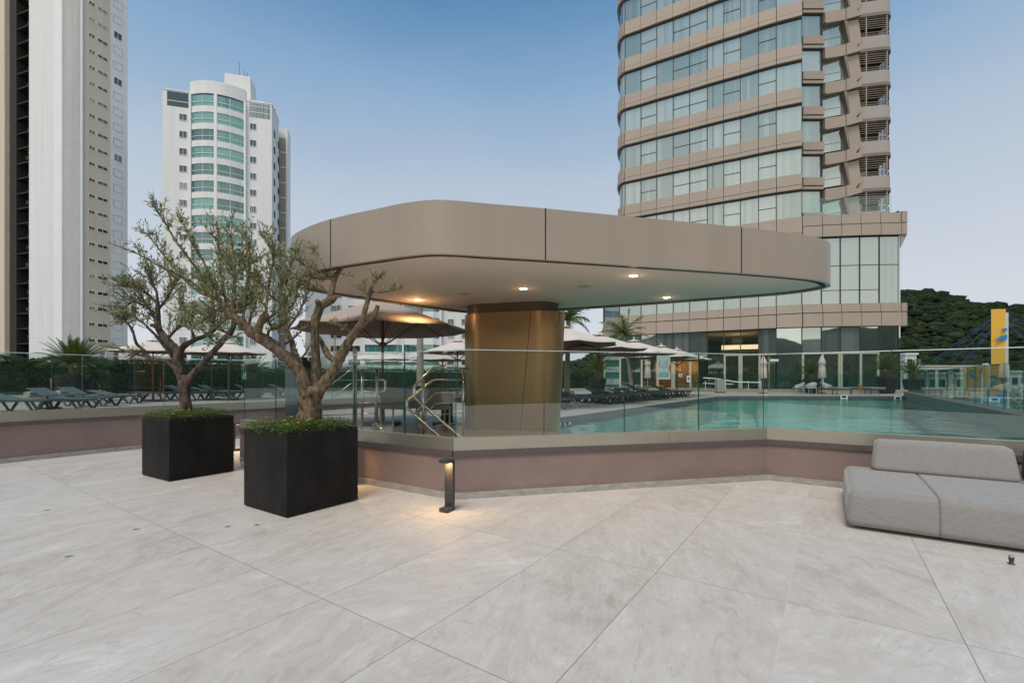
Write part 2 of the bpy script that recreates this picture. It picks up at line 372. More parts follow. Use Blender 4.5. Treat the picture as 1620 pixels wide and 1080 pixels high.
M_hotd = hotelglass('dark_hotel_pane', (.055,.065,.06), (.02,.026,.026), .62, .5, (.62,.74,.74), (.36,.6))  # dark hill reflection of the doors and right panes is put into the colour
M_mull = pm('dark_mullion', (.03,.035,.035), .5, var=.1)
M_bark = pm('olive_bark', (.036,.025,.014), .9, var=.6, scale=26, bump=1.0, bscale=34, stretch=(1,1,.4), c2=(.15,.108,.064))
M_bark2 = pm('dark_olive_bark', (.035,.024,.017), .9, var=.5, scale=16, bump=1.0, bscale=34, stretch=(1,1,.4), c2=(.11,.08,.058))
M_palmtr = pm('palm_bark', (.30,.27,.23), .9, var=.3, scale=6, stretch=(.3,.3,5), bump=.6, bscale=8)
M_pot = pm('dark_blue_ceramic', (.012,.015,.021), .5, var=.2, spec=.3)
M_soil = pm('soil', (.035,.025,.018), .95, var=.4, scale=20)
M_sofa = None

def leafmat(name, c1, c2, trans=.35, scale=3.0):
    m, t, b = newmat(name)
    geo = N(t,'ShaderNodeNewGeometry'); rp = N(t,'ShaderNodeValToRGB'); 
    rp.color_ramp.elements[0].color = (*c1,1); rp.color_ramp.elements[1].color = (*c2,1)
    t.links.new(geo.outputs['Random Per Island'], rp.inputs[0]); t.links.new(rp.outputs[0], b.inputs['Base Color'])
    b.inputs['Roughness'].default_value = .5
    tl = N(t,'ShaderNodeBsdfTranslucent'); t.links.new(rp.outputs[0], tl.inputs[0])
    mx = N(t,'ShaderNodeMixShader'); mx.inputs[0].default_value = trans
    o = t.nodes['Material Output']; t.links.new(b.outputs[0], mx.inputs[1]); t.links.new(tl.outputs[0], mx.inputs[2]); t.links.new(mx.outputs[0], o.inputs[0])
    return m
M_olive = leafmat('olive_leaf', (.075,.10,.026), (.43,.455,.22), .3)
M_cover = leafmat('ground_cover_leaf', (.035,.08,.012), (.20,.27,.06))
M_hedge = leafmat('hedge_leaf', (.015,.045,.015), (.055,.12,.035))
M_frond = leafmat('cycad_frond', (.035,.065,.010), (.13,.175,.035), .2)
M_palm = leafmat('palm_frond', (.05,.10,.02), (.17,.24,.06), .3)
M_forest = pm('forest_canopy', (.012,.028,.010), .95, var=.5, scale=.35, bump=1.0, bscale=1.5, c2=(.045,.065,.026))
def forest_mat():
    m, t, b = newmat('forest_canopy'); ln = t.links.new
    geo = N(t,'ShaderNodeNewGeometry'); nz = N(t,'ShaderNodeTexNoise'); nz.inputs['Scale'].default_value = .9; nz.inputs['Detail'].default_value = 8; nz.inputs['Roughness'].default_value = .75
    ln(geo.outputs['Position'], nz.inputs['Vector'])
    r1 = N(t,'ShaderNodeValToRGB'); r1.color_ramp.elements[0].color = (.022,.038,.019,1); r1.color_ramp.elements[1].color = (.055,.068,.040,1)
    q = r1.color_ramp.elements.new(.5); q.color = (.022,.042,.018,1); q = r1.color_ramp.elements.new(.85); q.color = (.038,.056,.022,1)
    ln(geo.outputs['Random Per Island'], r1.inputs[0])
    r2 = N(t,'ShaderNodeMapRange'); r2.inputs[1].default_value = .35; r2.inputs[2].default_value = .65; r2.inputs[3].default_value = .25; r2.inputs[4].default_value = 1.5; ln(nz.outputs['Fac'], r2.inputs[0])
    v = N(t,'ShaderNodeVectorMath', operation='SCALE'); ln(r1.outputs[0], v.inputs[0]); ln(r2.outputs[0], v.inputs['Scale']); ln(v.outputs[0], b.inputs['Base Color'])
    b.inputs['Roughness'].default_value = .95; b.inputs['Specular IOR Level'].default_value = .1
    bp = N(t,'ShaderNodeBump'); bp.inputs['Strength'].default_value = 1; bp.inputs['Distance'].default_value = .8; ln(nz.outputs['Fac'], bp.inputs['Height']); ln(bp.outputs[0], b.inputs['Normal'])
    return m
M_forest = forest_mat()
M_hill = pm('hill_soil', (.02,.035,.014), .95, var=.3, scale=.1)
M_yellow = pm('yellow_paint', (.80,.46,.06), .6, var=.05)
M_blue = pm('blue_paint', (.03,.23,.50), .6, var=.05)
M_cable = pm('blue_cable', (.03,.06,.25), .5, var=.05)
M_flower = pm('yellow_petal', (.85,.55,.01), .6, var=.1)
M_towel = pm('white_towel', (.70,.70,.68), .95, var=.1, scale=20, bump=.4, bscale=60)
M_towelo = pm('ochre_towel', (.62,.42,.22), .95, var=.15, scale=20, bump=.4, bscale=60)

def water_mat(name, c):
    m = bpy.data.materials.new(name); m.use_nodes = True; t = m.node_tree; t.nodes.clear()
    o = N(t,'ShaderNodeOutputMaterial'); mx = N(t,'ShaderNodeMixShader'); tr = N(t,'ShaderNodeBsdfTransparent'); g = N(t,'ShaderNodeBsdfGlossy')
    geo = N(t,'ShaderNodeNewGeometry'); mpn = N(t,'ShaderNodeMapping'); mpn.inputs['Scale'].default_value = (1,.7,1)
    nz = N(t,'ShaderNodeTexNoise'); nz.inputs['Scale'].default_value = 2.2; nz.inputs['Detail'].default_value = 4; nz.inputs['Distortion'].default_value = .8
    bp = N(t,'ShaderNodeBump'); bp.inputs['Strength'].default_value = .6; bp.inputs['Distance'].default_value = .07
    fr = N(t,'ShaderNodeFresnel'); fr.inputs['IOR'].default_value = 1.33; ma = N(t,'ShaderNodeMath', operation='MULTIPLY'); ma.inputs[1].default_value = .8
    tr.inputs[0].default_value = (*c,1); g.inputs['Roughness'].default_value = .06
    ln = t.links.new
    ln(geo.outputs['Position'], mpn.inputs[0]); ln(mpn.outputs[0], nz.inputs['Vector']); ln(nz.outputs['Fac'], bp.inputs['Height']); ln(bp.outputs[0], g.inputs['Normal'])
    ln(fr.outputs[0], ma.inputs[0]); ln(ma.outputs[0], mx.inputs[0]); ln(tr.outputs[0], mx.inputs[1]); ln(g.outputs[0], mx.inputs[2]); ln(mx.outputs[0], o.inputs[0]); return m
M_water = water_mat('pool_water', (.80,.97,.95))
M_basin = pm('turquoise_pool_tiles', (.12,.43,.39), .5, var=.28, scale=.5, stretch=(1,1.6,1), c2=(.21,.58,.53))  # broad pale streaks imitate caustic light within the tile colour
M_basind = pm('grey_pool_mosaic', (.085,.095,.10), .4, var=.25, scale=30)

# ================================================================== the setting
DZ = .58                                                            # pool deck level
A_ = Vector((-5.03, 8.60)); B_ = Vector((-.738, 5.83)); C_ = Vector((3.83, 6.98)); D_ = Vector((8.30, 3.92))
def LW(Y): return Vector((-9.2 + .601*(Y-8.35), Y))

def sheet(name, poly, z, mat, holes=(), thick=0.0):
    loops = [[Vector((p[0],p[1],0)) for p in poly]] + [[Vector((p[0],p[1],0)) for p in h] for h in holes]
    flat = [p for l in loops for p in l]
    mb = MB(); mb.v = [(p.x,p.y,z) for p in flat]
    for a,b,c in tessellate_polygon(loops):
        A,B,C = flat[a],flat[b],flat[c]
        if (B-A).cross(C-A).z < 0: b,c = c,b
        mb.f.append((a,b,c)); mb.m.append(0)
    o = mb.build(name, mat); o['kind'] = 'structure'; return o

# terrace floor: runs under the walls and ends at the raised deck
sheet('terrace_floor', [(-16,-14),(16,-14),(16,-1.5),(8.4,3.95),(3.83,7.1),(-.74,5.95),(-2.99,7.35),(-5.77,14.2),(-13.0,2.15),(-16,-3)], 0.0, M_floor)
POOL = [(-.49,9.06),(2.70,6.97),(3.86,7.30),(7.25,5.02),(22.85,26.9),(13.2,26.9),(11.6,26.2)]
sheet('pool_deck', [tuple(LW(-3)),tuple(LW(14.1)),(-3.02,7.30),(-.738,5.92),(3.83,7.08),(8.30,4.02),(25,27.5),(34,34),(34,60),(-55,60),(-55,-3)], DZ, M_deck, [POOL])
sheet('raised_bar_floor', [(-3.0,7.34),(-.74,5.97),(.6,6.35),(-.46,9.0),(-2.2,10.2),(-4.3,10.6)], DZ+.006, M_deckw)
mb = MB(); n = len(POOL)                                            # pool walls: dark mosaic above, turquoise below
for i in range(n):
    a, b = POOL[i], POOL[(i+1)%n]
    mb.cm = 0; mb.add([(*a,.30),(*b,.30),(*b,DZ-.002),(*a,DZ-.002)], [(0,1,2,3)])
    mb.cm = 1; mb.add([(*a,-.75),(*b,-.75),(*b,.30),(*a,.30)], [(0,1,2,3)])
o = mb.build('pool_basin', [M_basind, M_basin]); o['kind'] = 'structure'
sheet('pool_floor', POOL, -.75, M_basin)
sheet('pool_water', POOL, .43, M_water)
# deck soil block edges so nothing floats
mb = MB(); mb.box(-700,700,-700,2200,-10.2,-10); o = mb.build('city_ground', pm('city_ground', (.10,.11,.09), .9, var=.3, scale=.02)); o['kind'] = 'structure'

# --- low walls of the terrace, with coping frame and glass
def wall_line(name, P, Q, z_base, z_lip, z_fr, z_gl0, z_gl1, joints, label, thick=.2, flip=1, glabel='', skirt=.085):
    d = (Q-P); Ln = d.length; u = tuple(d/Ln)
    if flip < 0: P, u = Q, (-u[0], -u[1])
    root = empty(name, (0,0,0), 0, label, 'wall')
    mb = MB(); mb.obox(P,u,0,Ln,-thick,0,z_base,z_lip-.05); mb.build('wall_body', M_stucco, root)
    mb = MB(); mb.obox(P,u,0,Ln,-thick-.01,.022,z_lip-.05,z_fr); mb.build('coping', M_lip, root)
    if skirt:
        mb = MB(); k = 0.0; i = 0
        while k < Ln:
            e_ = min(k+.88, Ln); mb.obox(P,u,k+.002,e_-.002,0,.014,0,skirt); k = e_
        mb.build('skirting', M_skirt, root)
    mb = MB(); fj = [0.0]
    while fj[-1] < Ln: fj.append(min(fj[-1]+3.05, Ln))
    for a,b in zip(fj[:-1], fj[1:]): mb.obox(P,u,a+.002,b-.002,-.13,.006,z_fr,z_gl0)
    mb.build('glazing_channel', M_frame, root)
    if z_gl1:
        g = empty('glass_balustrade', (0,0,0), 0, glabel, 'glass balustrade')
        for a,b in zip(joints[:-1], joints[1:]):
            mb = MB()
            mb.cm = 0; mb.obox(P,u,a+.005,b-.005,-.068,-.054,z_gl0-.05,z_gl1-.01)
            mb.m = [2,3,0,2,0,2]
            mb.cm = 3; mb.obox(P,u,a+.005,b-.005,-.0685,-.0535,z_gl1-.0098,z_gl1)
            mb.build('glass_panel', [M_glass, M_glass, M_gedge, M_gtop], g)
    return root
def s_at(P, Q, px):
    """distance along P->Q where the line crosses the vertical plane seen at photo column px"""
    d = Q-P; Ln = d.length; u = d/Ln; k = (px-CX)/F
    return (k*P.y - P.x)/(u.x - k*u.y)
# left wall: direction runs away from us, outward side faces right (+d = right of u)
PL, QL = LW(3.0), LW(21.0)
jl = [s_at(PL,QL,x) for x in (-60,132,261,363,455,528,590,640,680,712)]
jl = [0.0] + [j for j in jl if 0 < j < (QL-PL).length-.5] + [(QL-PL).length]
wall_line('terrace_wall', PL, QL, 0, .72, .74, .926, 2.01, jl, 'long mauve rendered wall running left behind the black planters', glabel='clear glass panels on the long left wall in front of the loungers')
ja = [0.02] + [s_at(A_,B_,x) for x in (431,556,635)] + [(B_-A_).length-.0]
wall_line('terrace_wall', A_, B_, 0, .585, .613, .768, 1.885, ja, 'mauve rendered wall between the near planter and the glass corner by the bollard', glabel='glass panels in front of the handrails and the bar umbrella')
jb = [0.02] + [s_at(B_,C_,x) for x in (863,991,1109.5)] + [(C_-B_).length]
wall_line('terrace_wall', B_, C_, 0, .585, .613, .775, 1.893, jb, 'mauve rendered wall under the tan canopy, right of the bollard', glabel='glass panels in front of the bronze column and the pool')
jc = [0.0] + [s_at(C_,D_,x) for x in (1411,)] + [3.6, (D_-C_).length]
wall_line('terrace_wall', C_, D_, 0, .585, .613, .778, 1.895, jc, 'mauve rendered wall behind the grey sofa', glabel='glass panels behind the grey sofa on the right')
# end return of the wall by the far planter
mb = MB(); u = Vector((-.52,.855)); mb.obox(A_,(u[0],u[1]),.0,.45,.0,.2,0,.55); mb.build('wall_return', M_stucco, bpy.data.objects['terrace_wall.001'])
for o in [x for x in col.objects if x.name.startswith('glass_balustrade')]: o['group'] = 'glass balustrades around the terrace'
# steel post by the joint in the middle balustrade
P = A_ + (B_-A_).normalized()*(s_at(A_,B_,554)); P = (P.x+.03, P.y+.12)
root = empty('steel_post', (P[0],P[1],0), 0, 'slim stainless steel post behind the glass joint beside the olive tree', 'post')
MB().box(-.028,.028,-.02,.02,.58,1.97).build('post', M_steel, root); MB().box(-.012,.012,-.026,-.02,.95,1.3).build('latch_plate', M_anth, root)

# --- pool's right parapet and its glass
Pc, Qc = Vector((7.15,5.18)), Vector((23.1,27.4))
Pc = Vector((9.85+.717*(4.9-8.94)+.02, 4.9)); Qc = Vector((9.85+.717*(27.4-8.94)+.02, 27.4))
root = empty('pool_parapet', (0,0,0), 0, 'dark stone parapet along the right side of the pool', 'parapet')
dd = (Qc-Pc); Lp = dd.length; up = dd/Lp
MB().obox(Pc,tuple(up),0,Lp,0,.35,-.8,.77).build('wall_body', M_basind, root)
MB().obox(Pc,tuple(up),-.02,Lp,-.03,.38,.77,.82).build('coping', pm('brown_coping',(.16,.13,.11),.5,var=.1), root)
g = empty('glass_balustrade', (0,0,0), 0, 'tinted glass panels standing on the parapet right of the pool', 'glass balustrade', 'glass balustrades around the terrace')
k = 0
while k < Lp-.3:
    mb = MB(); mb.obox(Pc,tuple(up),k+.01,min(k+1.5,Lp)-.01,.2,.22,.82,1.9); mb.m = [2,3,0,2,0,2]; mb.build('glass_panel', [glassmat('tinted_glass',(.84,.95,.93)) if k == 0 else bpy.data.materials['tinted_glass'], M_glass, M_gedge, M_gtop], g); k += 1.5
M_tglass = bpy.data.materials['tinted_glass']
# ladder/skimmers on the pool edge
for (x,y,lab) in ((1335,627.5,'small white skimmer frame on the far pool edge below the daybeds'),(1420,629.5,'small white skimmer frame at the far right pool corner')):
    p = W(x,y,26.86); t = empty('pool_skimmer', p, 0, lab, 'pool skimmer', 'white skimmers in the pool wall')
    mb = MB(); mb.box(-.20,.20,-.03,.0,.07,.11).box(-.20,.20,-.03,0,-.11,-.07).box(-.20,-.14,-.03,0,-.07,.07).box(.14,.20,-.03,0,-.07,.07); mb.build('frame', M_white2, t)
    MB().box(-.14,.14,-.01,.0,-.07,.07).build('opening', M_dark, t)
for i,(x,y) in enumerate(((885,671),(892,670.6),(899,669.6))):
    p = W(x,y,10.6-.1*i); t = empty('pool_nozzle', p, R(-35), ('left','middle','right')[i]+' round steel nozzle of the three on the pool wall beside the column', 'pool nozzle','round nozzles on the pool wall')
    mb = MB(); mb.tube([(0,-.05,0),(0,.05,0)], .045, 12); mb.build('cap', M_steel, t)

# ================================================================== canopy pavilion
M_lampw = emis('warm_downlight', (1,.72,.42), 14)
plan = [(-3.30,6.95),(-3.05,6.45),(-2.55,5.98),(-2.05,5.66),(-1.6,5.44),(-1.23,5.26),(-.89,5.16),(-.59,5.19),(-.30,5.265),(.39,5.42),(1.7,5.755),(3.01,6.09),(4.0,6.40),(4.45,6.62),(4.72,6.88),(4.80,7.08),(4.74,7.32),(4.46,7.66),(3.76,8.06),(1.84,9.03),(.4,9.62),(-.35,9.86),(-.875,9.80),(-1.69,9.07),(-2.21,8.50),(-2.94,7.72),(-3.25,7.25)]
plan = [tuple(p[:2]) for p in catmull([(*p,0) for p in plan+[plan[0]]], 4)][:-1]
def inset(poly, d):
    n = len(poly); outp = []
    for i in range(n):
        a = Vector(poly[i-1]); b = Vector(poly[(i+1)%n]); t = (b-a).normalized(); nn = Vector((-t.y, t.x))
        outp.append(tuple(Vector(poly[i]) + nn*d))
    return outp
root = empty('pavilion_canopy', (0,9,0), 0, 'large rounded tan metal canopy on one bronze column', 'pavilion')
def ring(mb, outer, inner, z0, z1):
    n = len(outer); vs = [(*p,z0) for p in outer]+[(*p,z1) for p in outer]+[(*p,z1) for p in inner]+[(*p,z0) for p in inner]; fs = []
    for i in range(n):
        j = (i+1)%n
        for k in range(4):
            kk = (k+1)%4; fs.append((k*n+i, k*n+j, kk*n+j, kk*n+i))
    mb.add(vs, fs)
OFF = Vector((0,-9,0))
def attach(o, root): o.parent = root; o.location = -Vector(root.location); return o
# fascia panels between the vertical joints
mb = MB(); ring(mb, plan, inset(plan,.055), 2.90, 3.50); attach(mb.build('fascia', M_tan, None, True, auto=30), root)
mb = MB()
for px in (523,863,1173):
    k = (px-CX)/F
    best = None
    for i in range(len(plan)):
        a, b = Vector(plan[i]), Vector(plan[(i+1)%len(plan)])
        fa, fb = a.x-k*a.y, b.x-k*b.y
        if fa*fb <= 0 and fa != fb:
            p = a + (b-a)*(fa/(fa-fb))
            if best is None or p.y < best[0].y: best = (p, (b-a).normalized())
    p, u = best; mb.obox(p, tuple(u), -.008,.008, -.01, .0022, 2.902, 3.501)
attach(mb.build('panel_joint', M_dark), root)
mb = MB(); mb.prism(inset(plan,.05), 3.42, 3.46); attach(mb.build('roof_deck', M_tan3), root)
mb = MB(); ring(mb, inset(plan,.055), inset(plan,.13), 2.965, 3.0); attach(mb.build('shadow_gap', M_dark), root)
ins = inset(plan,.12)
mb = MB(); mb.prism(ins, 2.925, 2.965); attach(mb.build('soffit', M_soffit), root)
mb = MB(); ring(mb, inset(plan,.118), inset(plan,.135), 2.905, 2.955); attach(mb.build('soffit_trim', M_bronze2, None), root)
# bronze column: stadium in plan, leaning out towards the top on its right
def stadium(cx, cy, L_, Rr, ang, n=14):
    u = Vector((math.cos(ang), math.sin(ang))); v = Vector((-u.y, u.x)); pts = []
    for k in range(n+1):
        a = -PI/2 + PI*k/n; pts.append(Vector((cx,cy)) + u*(L_/2+Rr*math.cos(a)) + v*Rr*math.sin(a))
    for k in range(n+1):
        a = PI/2 + PI*k/n; pts.append(Vector((cx,cy)) + u*(-L_/2+Rr*math.cos(a)) + v*Rr*math.sin(a))
    return [tuple(p) for p in pts]
ang = math.atan2(-.55, 1.56)*.8
def column_ring(z):
    t = (z-DZ)/(2.75-DZ); return stadium(-.01+.05*t, 8.93, .98+.10*t, .44, ang)
mb = MB(); zs = [DZ-.1,1.3,2.0,2.75]; rings = [column_ring(z) for z in zs]; n = len(rings[0])
vs_ = [(*p,z) for r_,z in zip(rings,zs) for p in r_]
mb.add(vs_, [(i*n+k, i*n+(k+1)%n, (i+1)*n+(k+1)%n, (i+1)*n+k) for i in range(3) for k in range(n)] + [tuple(range(3*n,4*n))])
attach(mb.build('column', M_bronze, None, True, auto=50), root)
mb = MB(); mb.prism(stadium(.0,8.93,1.02,.39,ang), 2.752, 2.924); attach(mb.build('column_collar', M_bronze2, None, True, auto=40), root)
mb = MB()
for px0, px1 in ((840,823),):
    k0, k1 = (px0-CX)/F, (px1-CX)/F
    pts = []
    for i in range(9):
        z = 2.745 - i*(2.745-DZ)/8; k = k0+(k1-k0)*i/8; rg = column_ring(z); best = None
        for j in range(len(rg)):
            a, b = Vector(rg[j]), Vector(rg[(j+1)%len(rg)]); fa, fb = a.x-k*a.y, b.x-k*b.y
            if fa*fb <= 0 and fa != fb:
                p = a+(b-a)*(fa/(fa-fb))
                if best is None or p.y < best.y: best = p
        pts.append((best.x, best.y-.001, z))
    mb.tube(pts, .005, 6)
attach(mb.build('panel_joint', M_dark), root)
for i,(x,y) in enumerate(((-1.69,8.3),(.178,7.25),(1.66,6.35),(2.67,8.02))):
    lab = ['left of the column near the umbrella','in front of the column','nearest the front edge of the canopy','farthest right near the back edge'][i]
    t = empty('ceiling_downlight', (x,y,2.925), 0, 'round warm downlight in the soffit, '+lab, 'downlight', 'round downlights in the canopy soffit')
    mb = MB(); mb.lathe([(.06,-.001),(.075,-.006),(.078,0)], 24); mb.build('bezel', M_steel, t, True)
    MB().lathe([(.055,-.006),(.058,-.003)], 24).build('diffuser', M_lampw, t)
    ld = bpy.data.lights.new('downlight', 'SPOT'); ld.energy = 16 if i else 30; ld.color = (1,.62,.28); ld.spot_size = R(150); ld.spot_blend = 1.0; ld.shadow_soft_size = .05
    lo = bpy.data.objects.new('lamp', ld); col.objects.link(lo); lo.parent = t; lo.location = (0,0,-.02)
    ld = bpy.data.lights.new('glow', 'POINT'); ld.energy = .45 if i else 2.0; ld.color = (1,.6,.28); ld.shadow_soft_size = .04
    lo = bpy.data.objects.new('lamp', ld); col.objects.link(lo); lo.parent = t; lo.location = (0,0,-.10)
for i,(x,y) in enumerate(((-.78,7.68),(1.10,7.05))):
    t = empty('ceiling_speaker', (x,y,2.925), 0, 'flat round cover in the soffit '+('left of the column' if i == 0 else 'right of the column'), 'ceiling cover','round unlit covers in the canopy soffit')
    MB().lathe([(.085,-.012),(.095,-.008),(.098,0)], 24).build('grille', pm('grille_grey',(.42,.38,.33),.6) if i == 0 else bpy.data.materials['grille_grey'], t, True)

# ================================================================== planters and olive trees
def planter(fl, ff, fr, label):
    c = (fl+fr)/2; u = (fr-ff); ang_ = math.atan2(u.y, u.x); s = .46
    root = empty('planter', (c.x,c.y,0), ang_, label, 'planter', 'black cube planters with olive trees')
    rounded('box', (.925,.925,.90), .008, M_black, root, (0,0,.46), 3)
    mb = MB(); ring(mb, [(-.455,-.455),(.455,-.455),(.455,.455),(-.455,.455)], [(-.41,-.41),(.41,-.41),(.41,.41),(-.41,.41)], .90, .922); mb.build('rim', M_black, root)
    MB().box(-.409,.409,-.409,.409,.908,.914).build('soil', M_soil, root)
    return root, c, ang_
pl2, c2, a2 = planter(G(385,800), G(453.7,819.3), G(566.7,790.4), 'black square planter nearest the bollard, holding the bigger olive tree')
pl1, c1, a1 = planter(G(226,751.5), G(264.8,761.9), G(368.5,745.2), 'black square planter farther left, holding the smaller olive tree')

def leaf_quad(mb, p, d, up, L_, Wd, fold=.25):
    """one lance-shaped leaf of four triangles"""
    d = d.normalized(); s = d.cross(up); s = s.normalized() if s.length > 1e-5 else d.orthogonal().normalized()
    nn = s.cross(d)
    a = p; b = p+d*L_*.45+s*Wd/2+nn*Wd*fold; c = p+d*L_*.45-s*Wd/2+nn*Wd*fold; m_ = p+d*L_*.45; e_ = p+d*L_ - nn*Wd*.4
    mb.add([a,b,m_,c,e_], [(0,1,2),(0,2,3),(1,4,2),(2,4,3)])
rnd = random.Random(11)
def rv(s=1.0): return Vector((rnd.uniform(-s,s), rnd.uniform(-s,s), rnd.uniform(-s,s)))

def ground_cover(c, ang_, seed, label, nfl):
    rr = random.Random(seed)
    t = empty('ground_cover', (c.x,c.y,.914), ang_, label, 'ground cover'); t['kind'] = 'stuff'
    mb = MB()
    def hgt(x, y):
        ed = min(1, (0.50-max(abs(x),abs(y)))/.16); return .022 + .075*max(0,ed)**.5 + .045*noise.noise(Vector((x*7+seed, y*7, 0)))
    for i in range(5200):
        x, y = rr.uniform(-.49,.49), rr.uniform(-.49,.49)
        if (x*x+y*y) < .0144: continue
        z = hgt(x,y)*rr.uniform(.3,1.15) + .004
        e_ = max(abs(x),abs(y))
        if e_ > .455: z = rr.uniform(-.02,.05)
        a = rr.uniform(0,2*PI); d = Vector((math.cos(a), math.sin(a), rr.uniform(-.15,.7)))
        leaf_quad(mb, Vector((x,y,z)), d, Vector((0,0,1)), rr.uniform(.022,.042), rr.uniform(.013,.024), .1)
    mb.build('foliage', M_cover, t)['kind'] = 'stuff'
    for i in range(nfl):
        x, y = rr.uniform(-.44,.44), rr.uniform(-.46,.46); z = hgt(x,y)+.03; mb = MB(); rad = rr.uniform(.015,.026)
        for k in range(6):
            a = 2*PI*k/6; leaf_quad(mb, Vector((0,0,0)), Vector((math.cos(a),math.sin(a),.35)), Vector((0,0,1)), rad, rad*.8, .1)
        mb.lathe([(.004,0),(.005,.004),(.001,.006)], 6)
        mb.build('flower', M_flower, t, loc=(x,y,z))
ground_cover(c2, a2, 3, 'green creeping plants with yellow flowers in the nearer planter', 17)
ground_cover(c1, a1, 5, 'green creeping plants with yellow flowers in the farther planter', 14)

def limb(mb, pts, rads, Y0, dys, px):
    """pts photo-plane points laid at the tree's distance; dys = depth offset at start and end"""
    P = []; n = len(pts)
    for i,(x,y) in enumerate(pts):
        dy = dys[0] + (dys[1]-dys[0])*(i/(n-1))
        Yi = Y0 + dy
        P.append(W(x,y,Yi))
    Q = catmull(P, 5); rr = lerp_list([r*px*(.80 if i_ else .88) for i_, r in enumerate(rads)], 5)
    mb.tube(Q, rr, 16, True, .30); return Q
def olive(name, label, cx_, Y0, limbs, sprays, mats, leafscale, nleaf_f, seed):
    global rnd
    rnd = random.Random(seed)
    px = Y0/F
    base = Vector((cx_, Y0, .914)); root = empty('olive_tree', base, 0, label, 'tree', 'olive trees in black planters')
    mb = MB()
    for l in limbs: limb(mb, l[0], l[1], Y0, l[2], px)
    o = mb.build('trunk', mats, root, True); o.location = -base
    tw = MB(); lf = MB()
    def leaves_along(Q, r0, dens, lscale):
        L_ = 0
        for i in range(len(Q)-1):
            a, b = Q[i], Q[i+1]; seg = (b-a).length; d = (b-a).normalized(); nn = max(1, int(seg*dens+rnd.random()))
            for k in range(nn):
                p = a+(b-a)*rnd.random()
                out = rv(); out = (out - d*out.dot(d)); out = out.normalized() if out.length > .01 else Vector((0,0,1))
                dirn = d*rnd.uniform(.5,1.2) + out*rnd.uniform(.5,1.0) + Vector((0,0,rnd.uniform(-.1,.35)))
                leaf_quad(lf, p, dirn, rv(), rnd.uniform(.045,.09)*lscale, rnd.uniform(.013,.021)*lscale)
    for sp in sprays:
        pts, dys, wd, ntw = sp[0], sp[1], sp[2], sp[3]
        n = len(pts); P = [W(x,y,Y0 + dys[0]+(dys[1]-dys[0])*i/(n-1)) for i,(x,y) in enumerate(pts)]
        Q = catmull(P, 6); m_ = len(Q)
        tw.tube(Q, [px*(1.9*(1-i/m_)**.8+.35) for i in range(m_)], 5, False)
        leaves_along(Q[m_//3:], 0, 40, leafscale)
        for k in range(int(ntw*1.65)):
            i = int((rnd.random()**.75)*(m_-2)); i = max(int(m_*.1), i); p = Q[i]; d = (Q[min(i+1,m_-1)]-Q[max(0,i-1)]).normalized()
            out = rv(); out.z = abs(out.z)*.8+.1; out = out.normalized()
            ln_ = wd*px*rnd.uniform(.45,1.5)*(1-.5*i/m_)
            dd_ = (d*rnd.uniform(.4,1.1)+out*rnd.uniform(.5,1.1)).normalized()
            q = [p]; cur = dd_
            for s_ in range(5):
                cur = (cur + rv(.22) + Vector((0,0,.04))).normalized(); q.append(q[-1]+cur*ln_/5)
            tw.tube(q, [px*.55,px*.5,px*.4,px*.32,px*.25,px*.15], 4, False)
            leaves_along(q[1:], 0, 34*nleaf_f, leafscale)
            if rnd.random() < .5:
                j = rnd.randint(1,3); q2 = [q[j]]; cur = (cur+rv(.9)).normalized()
                for s_ in range(3): cur = (cur+rv(.25)).normalized(); q2.append(q2[-1]+cur*ln_/8)
                tw.tube(q2, px*.3, 4, False); leaves_along(q2, 0, 36*nleaf_f, leafscale)
    o = tw.build('twigs', mats, root); o.location = -base
    o = lf.build('crown', M_olive, root); o.location = -base
    return root
T2 = [ # (points, radii px, depth offsets)
 ([(487,668),(488,650),(489,636),(492,622),(497,612)], [21,18.5,17.5,19,16], (0,0)),
 ([(489,628),(476,590),(462,573),(447,561),(427,544),(410,534),(396,525),(384,512),(366,498),(354,480)], [15,12,11.5,11,10.5,10.5,9,7.5,5.5,3.5], (0,-.35)),
 ([(406,531),(410,516),(414,506),(420,497)], [8,7,6.5,6], (-.2,-.35)),
 ([(392,522),(387,510),(384,500)], [5.5,4.5,4], (-.25,-.2)),
 ([(472,584),(467,562),(461,541),(454,521),(450,500),(446,470)], [7,6.5,6,5.5,4.5,3], (0,.45)),
 ([(497,616),(500,596),(499.5,562),(498,525),(500.5,502),(508,485),(522,476)], [11,9,8.5,8,8,8,7.5], (.05,.12)),
 ([(515,480),(524,475),(530,471)], [7.5,7,5.5], (.12,.05)),
 ([(508,487),(503,480),(502,475)], [5,4.5,3.5], (.1,.0)),
 ([(519,479),(524,464),(529,446),(537,426),(545,414)], [6.5,5,4.5,3.5,2], (.12,.3)),
 ([(497,622),(508,612),(523,594),(535,572),(543,555),(552,540),(560,527),(572,510),(578,487),(586,462),(588,452)], [15,12,10.5,9.5,9,7.5,6.5,5.5,5,4.5,3], (0,-.25)),
 ([(538,570),(545,551),(556,540),(566,522)], [7,6.5,5,3.5], (-.02,.1)),
 ([(535,574),(526,568),(518,560),(511,545),(506,536),(498,520)], [7,6,6,5,4,2], (0,.35)),
 ([(566,522),(580,512),(592,500),(597,484)], [3.5,4,5,4], (-.05,.1)),
]
